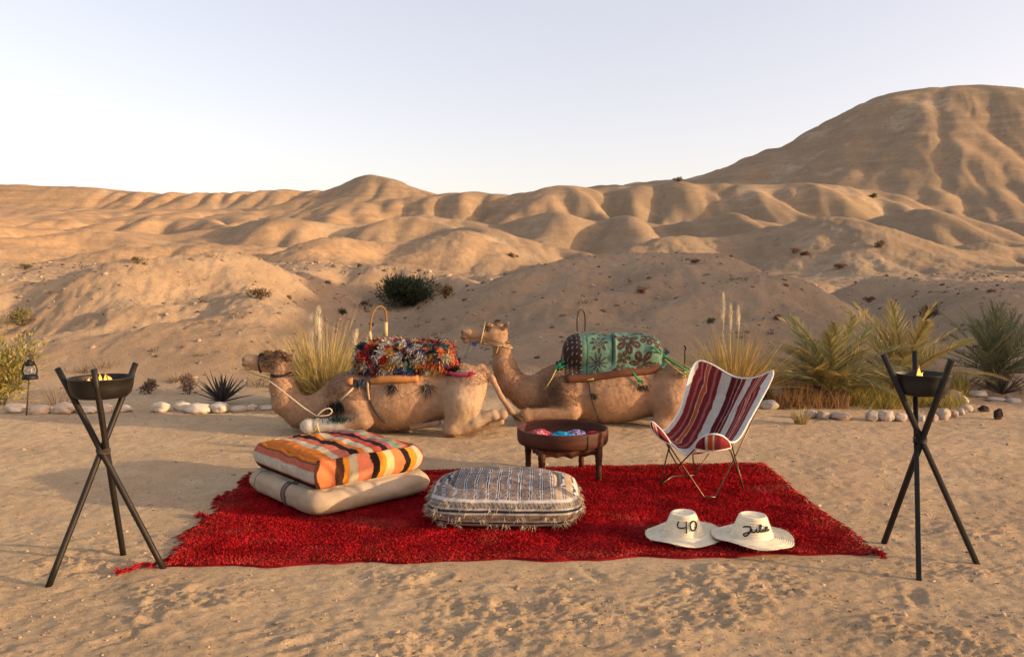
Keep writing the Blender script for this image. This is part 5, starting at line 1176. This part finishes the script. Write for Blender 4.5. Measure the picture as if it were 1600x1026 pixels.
# ================================================================== PLANTS
def frond_mesh(L, arch, nl, ll, col, dry=0., stiff=0., seed=0):
    r = np.random.default_rng(seed); mb = MB(); n = 14
    pts = np.array([(L*t*(1-.18*arch*t), 0, L*(.0+ (.55*arch)*t - .95*arch*t*t)) for t in np.linspace(0, 1, n)])
    mb.tube(pts, np.linspace(.012, .002, n), 5, np.asarray(col)*[1.25, 1.1, .8])
    for i in range(nl):
        t = .14 + .86*i/(nl-1); p = pts[0]*0 + np.array([np.interp(t, np.linspace(0, 1, n), pts[:, k]) for k in range(3)])
        tg = np.array([np.interp(min(t+.05, 1), np.linspace(0, 1, n), pts[:, k])-np.interp(max(t-.05, 0), np.linspace(0, 1, n), pts[:, k]) for k in range(3)]); tg /= np.linalg.norm(tg)
        for sgn in (-1, 1):
            le = ll*(math.sin(math.pi*min(1, .22+.78*t))**.6)*(.8+.35*r.random())
            d = tg*(.75+.5*t) + np.array([0, sgn*(.85-.35*t), .28+.25*r.normal()*.5]) + r.normal(size=3)*.10
            c = np.asarray(col)*(.7+.55*r.random()); 
            if r.random() < dry: c = np.array([.36, .25, .09])*(.7+.5*r.random())
            nrm = np.cross(d, [0, sgn*.3, 1.]); nrm /= np.linalg.norm(nrm)
            blades(mb, p, d, le, .0062, c, [0, 0, -.10*le*(1-stiff)], 3, side=nrm)
    return mesh_of('frond', np.concatenate(mb.v), mb.f, [M_leaf], False, cols=np.concatenate(mb.c))
GRN1, GRN2, GRN3, YGR, DRYC = (.27, .25, .105), (.33, .285, .115), (.15, .165, .085), (.32, .26, .09), (.25, .165, .09)
def palm(label, pos, specs, col, group='young date palms', ll=.24, nl=40):
    t = thing('date_palm', label, 'palm', pos, group); mb = MB()
    mb.lathe([(.0005, -.03), (.10, -.03), (.11, .04), (.09, .12), (.05, .18), (.0005, .2)], 14, col=(.14, .09, .05))
    for k in range(40): a = RNG.random()*6.28; blades(mb, np.array([.08*math.cos(a), .08*math.sin(a), .03+.1*RNG.random()]), [math.cos(a)*.6, math.sin(a)*.6, 1], .13, .014, np.array([.17, .11, .06])*(.6+.7*RNG.random()))
    mb.build('trunk', M_dry, t)
    cache = {}
    for k, (az, el, L, arch, kind) in enumerate(specs):
        c = {0: col, 1: YGR, 2: DRYC}[kind]; key = (kind, round(arch, 1), k % 4)
        if key not in cache: cache[key] = frond_mesh(1.0, arch, nl, ll, c, .10 if kind == 0 else .4, .3, k)
        o = link('frond', cache[key], t, (0, 0, .12)); o.rotation_euler = (RNG.normal()*.35, -el, az); o.scale = (L, L, L)
    return t
def crown(n, Lr, elr, arch, dryp=.12, seed=1):
    r = np.random.default_rng(seed); out = []
    for k in range(n):
        u = (k+.5)/n; el = elr[0]+(elr[1]-elr[0])*u + r.normal()*.08
        out.append((k*2.4+r.normal()*.2, el, Lr[0]+(Lr[1]-Lr[0])*r.random(), arch*(1.1-.6*u), 1 if r.random() < dryp else 0))
    return out
pA = G(1318, 636); pB = W(1405, 628, 10.6); pB[2] = 0; pA2 = W(1284, 630, 10.3); pA2[2] = 0; pC = W(1556, 618, 11.3); pC[2] = 0
palm('young date palm with arching grey-green fronds, right of the chair in the stone bed', (pA[0], pA[1]+.35, 0), crown(24, (.95, 1.4), (.2, 1.35), .62, .15, 3), GRN1)
palm('smaller leaning date palm with long low fronds, nearest the striped chair', pA2, crown(16, (.95, 1.35), (.2, 1.15), .7, .15, 5), GRN1)
palm('yellowing date palm with upright feathery fronds, behind the right fire bowl', pB, [(a, e, l*1.05, ar, 1 if k % 2 else 0) for k, (a, e, l, ar, q) in enumerate(crown(23, (1.05, 1.5), (.25, 1.4), .5, .4, 7))], GRN2)
# stiff dark palm at the right edge with a skirt of dead leaves
t = palm('stiff dark green palm with spiky rosette and dead skirt, at the right edge', (pC[0], pC[1], H1(pC[0], pC[1])), [(a, e, l, ar*.25, 0) for a, e, l, ar, q in crown(40, (.95, 1.25), (.15, 1.5), .6, 0, 9)] + [(k*.7, -.2-.3*RNG.random(), .55+.2*RNG.random(), .9, 2) for k in range(14)], GRN3, 'young date palms', .34, 22)
for ch in t.children:
    if ch.name.startswith('trunk'): ch.scale = (1.2, 1.2, 1.2)
    else: ch.location.z = .2
def agave(label, pos, n, L, w, col, group='agaves beside the stone edging'):
    t = thing('agave', label, 'agave', pos, group); cache = []
    for k in range(4):
        mb = MB(); m = 9; V = []; cc = []
        for i in range(m):
            u = i/(m-1); x = L*u; z = L*(.10*u*u*(1 if k % 2 else -.3)); ww = w*(1-.15*abs(u-.3)/.3*(u < .3))*(1-max(0, (u-.3)/.7)**1.3)+.001
            V += [(x, -ww, z+.25*ww), (x, 0, z), (x, ww, z+.25*ww), (x, 0, z-.35*ww-.002)]
        f = []
        for i in range(m-1):
            a, b = 4*i, 4*i+4
            for j in range(4): f.append((a+j, a+(j+1) % 4, b+(j+1) % 4, b+j))
        mb.add(V, f, np.asarray(col)*(.85+.1*k)); cache.append(mesh_of('leaf', np.concatenate(mb.v), mb.f, [M_leaf], True, cols=np.concatenate(mb.c)))
    for k in range(n):
        u = (k+.5)/n; o = link('leaf', cache[k % 4], t, (0, 0, .03)); o.rotation_euler = (RNG.normal()*.2, -(.25+1.2*u+RNG.normal()*.1), k*2.4+RNG.normal()*.2); s_ = 1-.25*u+.15*RNG.normal()*.5; o.scale = (s_, s_, s_)
    return t
ga = W(347, 634, 10.0); agave('dark purple-green agave rosette behind the white stones on the left', (ga[0], 10.0, 0), 34, .46, .024, (.075, .065, .06))
ga = W(1566, 618, 10.7); agave('dusty grey-brown agave at the right edge under the stiff palm', (ga[0], 10.7, H1(ga[0], 10.7)), 30, .48, .022, (.13, .105, .085))
def pampas(label, pos, n, hgt, spread, plumes, col, seed):
    t = thing('pampas_grass', label, 'grass clump', pos, 'pampas grass clumps'); r = np.random.default_rng(seed); mb = MB()
    for k in range(n):
        a = r.random()*6.28; rad = .14*r.random()**.5; d = np.array([math.cos(a)*spread*r.random(), math.sin(a)*spread*r.random(), 1.]); L = hgt*(.45+.6*r.random())
        c = np.asarray(col)*(.55+.8*r.random()); c = c*np.array([1, .92, .8]) if r.random() < .4 else c
        blades(mb, np.array([rad*math.cos(a), rad*math.sin(a), -.02]), d, L, .0058, c, [d[0]*.5*L*r.random(), d[1]*.5*L*r.random(), -.28*L*r.random()*np.hypot(d[0], d[1])*1.6], 5)
    mb.build('leaves', M_dry, t, kind='stuff')
    for px_, h0, h1, wd_, ln in plumes:
        mb = MB(); mb.tube([(px_*.35, 0, 0), (px_*.8, 0, h0*.6), (px_, 0, h0)], .005, 6, (.45, .36, .18)); mb.tube([(px_, 0, h0), (px_+ln*.4, 0, h0+(h1-h0)*.5), (px_+ln, 0, h1)], [wd_*.3, wd_*.45, .003], 8, (.62, .53, .38))
        for k in range(300):
            u = r.random(); w = 1.5*wd_*math.sin(math.pi*min(1, .12+.88*u))**.7; a = r.random()*6.28; p = np.array([px_+ln*u, 0, h0+(h1-h0)*u])
            blades(mb, p, [math.cos(a)*.45, math.sin(a)*.45, 1.1], w*2.0, .003, np.array([.74, .64, .46])*(.7+.4*r.random()), None, 2)
        mb.build('plume', M_dry, t)
    mb = MB()
    for k in range(9):
        a = r.random()*6.28; d = np.array([math.cos(a)*.35, math.sin(a)*.35, 1.]); mb.tube([(0, 0, 0), tuple(d*hgt*.6), tuple(d*hgt*(.95+.3*r.random())+np.array([0, 0, -.03]))], [.004, .003, .0015], 5, (.42, .30, .13))
    mb.build('stalks', M_dry, t)
gp = W(505, 628, 9.9); sc = 9.9/F
pampas('pampas grass with two white plumes behind the low-headed camel', (gp[0], 9.9, 0), 1500, 1.22, 1.1, [(-15*sc, 72*sc, 146*sc, 6.8*sc, 0), (-6*sc, 80*sc, 156*sc, 7.2*sc, .01), (48*sc, 75*sc, 120*sc, 5*sc, .06)], (.46, .36, .14), 3)
gp = W(1145, 632, 10.2); sc = 10.2/F
pampas('pampas grass with three thin tan plumes behind the striped chair', (gp[0], 10.2, 0), 1500, 1.05, 1.1, [(-18*sc, 112*sc, 172*sc, 4.2*sc, 0), (-6*sc, 107*sc, 156*sc, 3.6*sc, 0), (6*sc, 102*sc, 152*sc, 3.6*sc, 0)], (.50, .36, .13), 5)
def bush(name, label, pos, rx, rz_, n, leaf, cols, cat='bush', group=None, stems=8, flatb=.3, parts=True):
    r = np.random.default_rng(int(abs(pos[0]*97+pos[1]*13)) + n); t = thing(name, label, cat, pos, group)
    mb = MB(); ms = MB(); cl = [(np.array([rx*.8*r.normal()*.45, rx*.8*r.normal()*.45, rz_*(.35+.75*r.random())]), .28+.3*r.random()) for _ in range(max(7, n//60))]
    for k in range(n):
        c0, cr = cl[r.integers(len(cl))]; d = r.normal(size=3); d /= np.linalg.norm(d); p = c0 + d*np.array([rx, rx, rz_])*cr*r.random()**.4
        p[2] = max(p[2], .01); q = np.array([p[0]/rx, p[1]/rx, p[2]/rz_*.8]); out = d*.7 + q*.5 + np.array([0, 0, .4])
        col = np.asarray(cols[r.integers(len(cols))])*(.6+.7*r.random())
        blades(mb, p, out + r.normal(size=3)*.35, leaf*(.6+.8*r.random()), leaf*.16, col, None, 2)
    for k in range(stems): c0 = cl[k % len(cl)][0]; ms.tube([(0, 0, -.05), tuple(c0*.5+r.normal(size=3)*.02), tuple(c0)], [leaf*.12+.004, leaf*.08+.003, .002], 5, (.13, .09, .055))
    mb.build('foliage', M_leaf, t, kind=None); ms.build('stems', M_leaf, t); return t
def onhill(px, py): return hit(px, py)
YB, OLV, BRNB = (.26, .22, .06), (.13, .13, .05), (.20, .13, .07)
p = W(4, 640, 9.9); bush('yellow_bush', 'large yellow-green bush at the left edge behind the white stones', (p[0], p[1], 0), .42, .62, 2600, .075, [(.30, .25, .06), (.24, .22, .07), (.34, .26, .07)], group='bushes behind the stone edging')
p = onhill(636, 478); s0 = p[1]/F
bush('dark_green_bush', 'round dark green bush in the gully between the two mounds', p, 44*s0, 31*s0, 7000, 5.5*s0, [(.045, .060, .030), (.06, .075, .035), (.035, .048, .026)], group='bushes on the slopes')
HB = [(697, 466, 13, 14, 'small yellow-brown bush just right of the dark green bush', [(.30, .21, .08), BRNB]), (36, 508, 20, 20, 'yellow-green bush in the gully at the left edge', [YB, (.30, .20, .07), OLV]), (407, 467, 14, 11, 'dry brown bush on the sunlit left mound, near its shaded side', [BRNB, (.26, .18, .09)]), (215, 414, 10, 7, 'small grey-brown bush on the crest of the left mound', [BRNB, OLV]),
      (295, 592, 19, 22, 'dead purplish-brown shrub right of the left fire bowl', [(.19, .125, .095), (.24, .16, .11)]), (232, 590, 18, 16, 'low grey-brown scrub beside the left fire bowl', [(.19, .135, .10)]), (40, 420, 9, 5, 'little dark shrub under the far left slope', [OLV, BRNB]), (570, 484, 11, 10, 'dark scrub in the gully left of the green bush', [(.09, .075, .045)]), (535, 492, 8, 7, 'small dark scrub left of the gully floor', [(.10, .08, .05)]),
      (1377, 387, 9, 7, 'dark shrub high on the right slope below the big hill', [(.12, .085, .05)]), (1240, 396, 8, 5, 'low rusty shrub left of the high dark shrub on the right slope', [(.20, .10, .06)]), (1257, 399, 7, 4, 'tiny rusty shrub in the pair on the right slope', [(.19, .10, .06)]), (1215, 500, 10, 5, 'flat reddish tuft on the right mound above the pampas grass', [(.22, .10, .06)]), (1002, 459, 8, 4, 'flat orange-brown tuft on the right mound, near its middle', [(.24, .12, .06)]), (1358, 473, 9, 5, 'orange-brown tuft on the edge of the right gully', [(.26, .13, .06)]), (1450, 498, 16, 16, 'tawny bush above the mouth of the right gully', [(.22, .16, .08), BRNB]), (1108, 505, 10, 5, 'small green tuft on the right mound left of the plumes', [(.10, .13, .06)]), (1086, 412, 6, 4, 'tiny brown tuft on the crest of the right mound', [BRNB]), (1310, 420, 8, 4, 'reddish brown tuft on the right slope below the shrub pair', [(.20, .11, .07)]), (800, 402, 6, 4, 'tiny dark tuft on the crest left of centre', [BRNB]), (1365, 310, 6, 4, 'speck of dark scrub at the foot of the big hill', [OLV]), (1060, 284, 6, 4, 'speck of dark scrub on the skyline ridge', [OLV])]
for px, py, rx, rz_, lab, cols in HB:
    q = onhill(px, py) if py < 560 else np.array([*W(px, py+30, 10.9)[:2], 0]); s0 = q[1]/F
    bush('dry_bush', lab, q, rx*s0, rz_*s0, 260 if rx < 12 else 700, (3.2 if rx < 12 else 4.2)*s0, cols, group='scattered bushes on the slopes', stems=5)
def tuft(label, pos, n, h, spread, col, name='grass_tuft'):
    t = thing(name, label, 'grass tuft', pos, 'dry grass tufts'); mb = MB()
    for k in range(n):
        a = RNG.random()*6.28; r_ = spread*.35*RNG.random()**.5
        blades(mb, np.array([r_*math.cos(a), r_*math.sin(a), -.01]), [math.cos(a)*.5*RNG.random(), math.sin(a)*.5*RNG.random(), 1], h*(.4+.7*RNG.random()), .004, np.asarray(col)*(.55+.8*RNG.random()), [math.cos(a)*h*.25, math.sin(a)*h*.25, -.1*h*RNG.random()], 3)
    mb.build('blades', M_dry, t, kind='stuff'); return t
p = G(1251, 662); tuft('little dry grass tuft in front of the stone edging, right of the chair', (p[0], p[1], 0), 130, .24, .16, (.34, .26, .11))
p = W(465, 640, 9.6); tuft('thin dry stalks left of the white-plumed pampas grass', (p[0], p[1], 0), 60, .5, .3, (.30, .22, .10)); p = W(90, 640, 9.9); tuft('thin dry stalks behind the white stones at far left', (p[0], p[1], 0), 50, .38, .4, (.28, .2, .12)); p = W(560, 600, 10.8); tuft('brown grass behind the ragged blanket', (p[0], p[1], 0), 160, .45, .5, (.24, .16, .08))
# dry grass filling the palm bed
mb = MB()
for k in range(4200):
    px, Y = RNG.uniform(1185, 1515), RNG.uniform(9.55, 12.2); x = (px-CX)/F*Y; dens = noise2(np.array([x/.5]), np.array([Y/.5]), 5)[0]
    if dens < -.25: continue
    h_ = (.10+.22*RNG.random())*(1+.6*dens); yel = px > 1330
    col = np.array([.36, .29, .08]) if yel else np.array([.34, .19, .075])
    for j in range(3): blades(mb, np.array([x+RNG.normal()*.02, Y+RNG.normal()*.02, -.01]), RNG.normal(size=3)*[.35, .35, 0]+[0, 0, 1], h_*(.5+.7*RNG.random()), .0045, col*(.5+.8*RNG.random()), [RNG.normal()*.05, RNG.normal()*.05, -.02], 3)
o = mb.build('dry_grass_cover', M_dry, kind='stuff'); tag(o, 'low orange and yellow dry grass filling the stone-edged palm bed', 'grass')
# low twiggy scrub at the foot of the slopes
mb = MB(); ns = 0
while ns < 80:
    Y = 11.2 + 13*RNG.random()**1.6; x = RNG.uniform(-.72, .66)*Y
    if noise2(np.array([x/2.2]), np.array([Y/2.2]), 15)[0] < .12 or (x > 3 and Y < 12.5): continue
    ns += 1; z0 = H1(x, Y); r0 = .05+.13*RNG.random(); c0 = np.array([(.17, .115, .085), (.22, .15, .10), (.20, .17, .08)][RNG.integers(3)])
    for k in range(26): a = RNG.random()*6.28; blades(mb, np.array([x+r0*.5*RNG.normal(), Y+r0*.5*RNG.normal(), z0-.02]), [math.cos(a)*.8, math.sin(a)*.8, .5+RNG.random()], r0*(.6+.9*RNG.random()), .006, c0*(.5+.8*RNG.random()), None, 2)
o = mb.build('low_scrub', M_dry, kind='stuff'); tag(o, 'low brown twiggy scrub dotted over the foot of the slopes', 'scrub')
# litter and pebbles
mb = []; mf = []; mc = []; nb = 0
def scatter(n, fx, size, colf):
    global nb
    for k in range(n):
        x, y = fx(); 
        if in_rug(np.array([x]), np.array([y]))[0] > -.03: continue
        s_ = size()*(1 if y < 12 else y/12*.8); V = I0*(1+.25*RNG.normal(size=(12, 1)))*np.array([s_, s_*(.7+.4*RNG.random()), s_*.6]); a = RNG.random()*6.28; V = rotz(V, a) + [x, y, 0]
        mb.append(V); mf.append(IF0+nb); nb += 12; mc.append(np.tile(np.asarray(colf())*(.6+.7*RNG.random()), (12, 1))); 
mb = []
def fx_near(): y = 3 + 8*RNG.random()**1.2; return RNG.uniform(-.75, .75)*y, y
def fx_far(): y = 11+28*RNG.random(); return RNG.uniform(-.75, .75)*y, y
scatter(3200, fx_near, lambda: .004+.009*RNG.random()**3, lambda: ((.34, .26, .19), (.22, .15, .10), (.28, .2, .14))[RNG.integers(3)])
scatter(7500, lambda: (lambda y: (RNG.uniform(-.72, .72)*y, y))(3+3.2*RNG.random()), lambda: .0022+.0035*RNG.random()**2, lambda: ((.36, .27, .19), (.17, .115, .075), (.30, .22, .15))[RNG.integers(3)])
scatter(220, fx_near, lambda: .010+.014*RNG.random()**2, lambda: ((.36, .25, .16), (.40, .28, .19))[RNG.integers(2)])
scatter(4200, fx_far, lambda: .014+.065*RNG.random()**5, lambda: ((.26, .19, .13), (.15, .10, .065), (.34, .26, .19))[RNG.integers(3)])
V = np.concatenate(mb); cen_ = V.reshape(-1, 12, 3).mean(1); zz_ = Hgt(cen_[:, 0], cen_[:, 1]); V[:, 2] += np.repeat(zz_, 12)
o = link('pebbles', mesh_of('pebbles', V, np.concatenate(mf), [M_pebble], False, cols=np.concatenate(mc)), kind='stuff'); tag(o, 'loose pebbles and clods scattered over the sandy ground', 'pebbles')
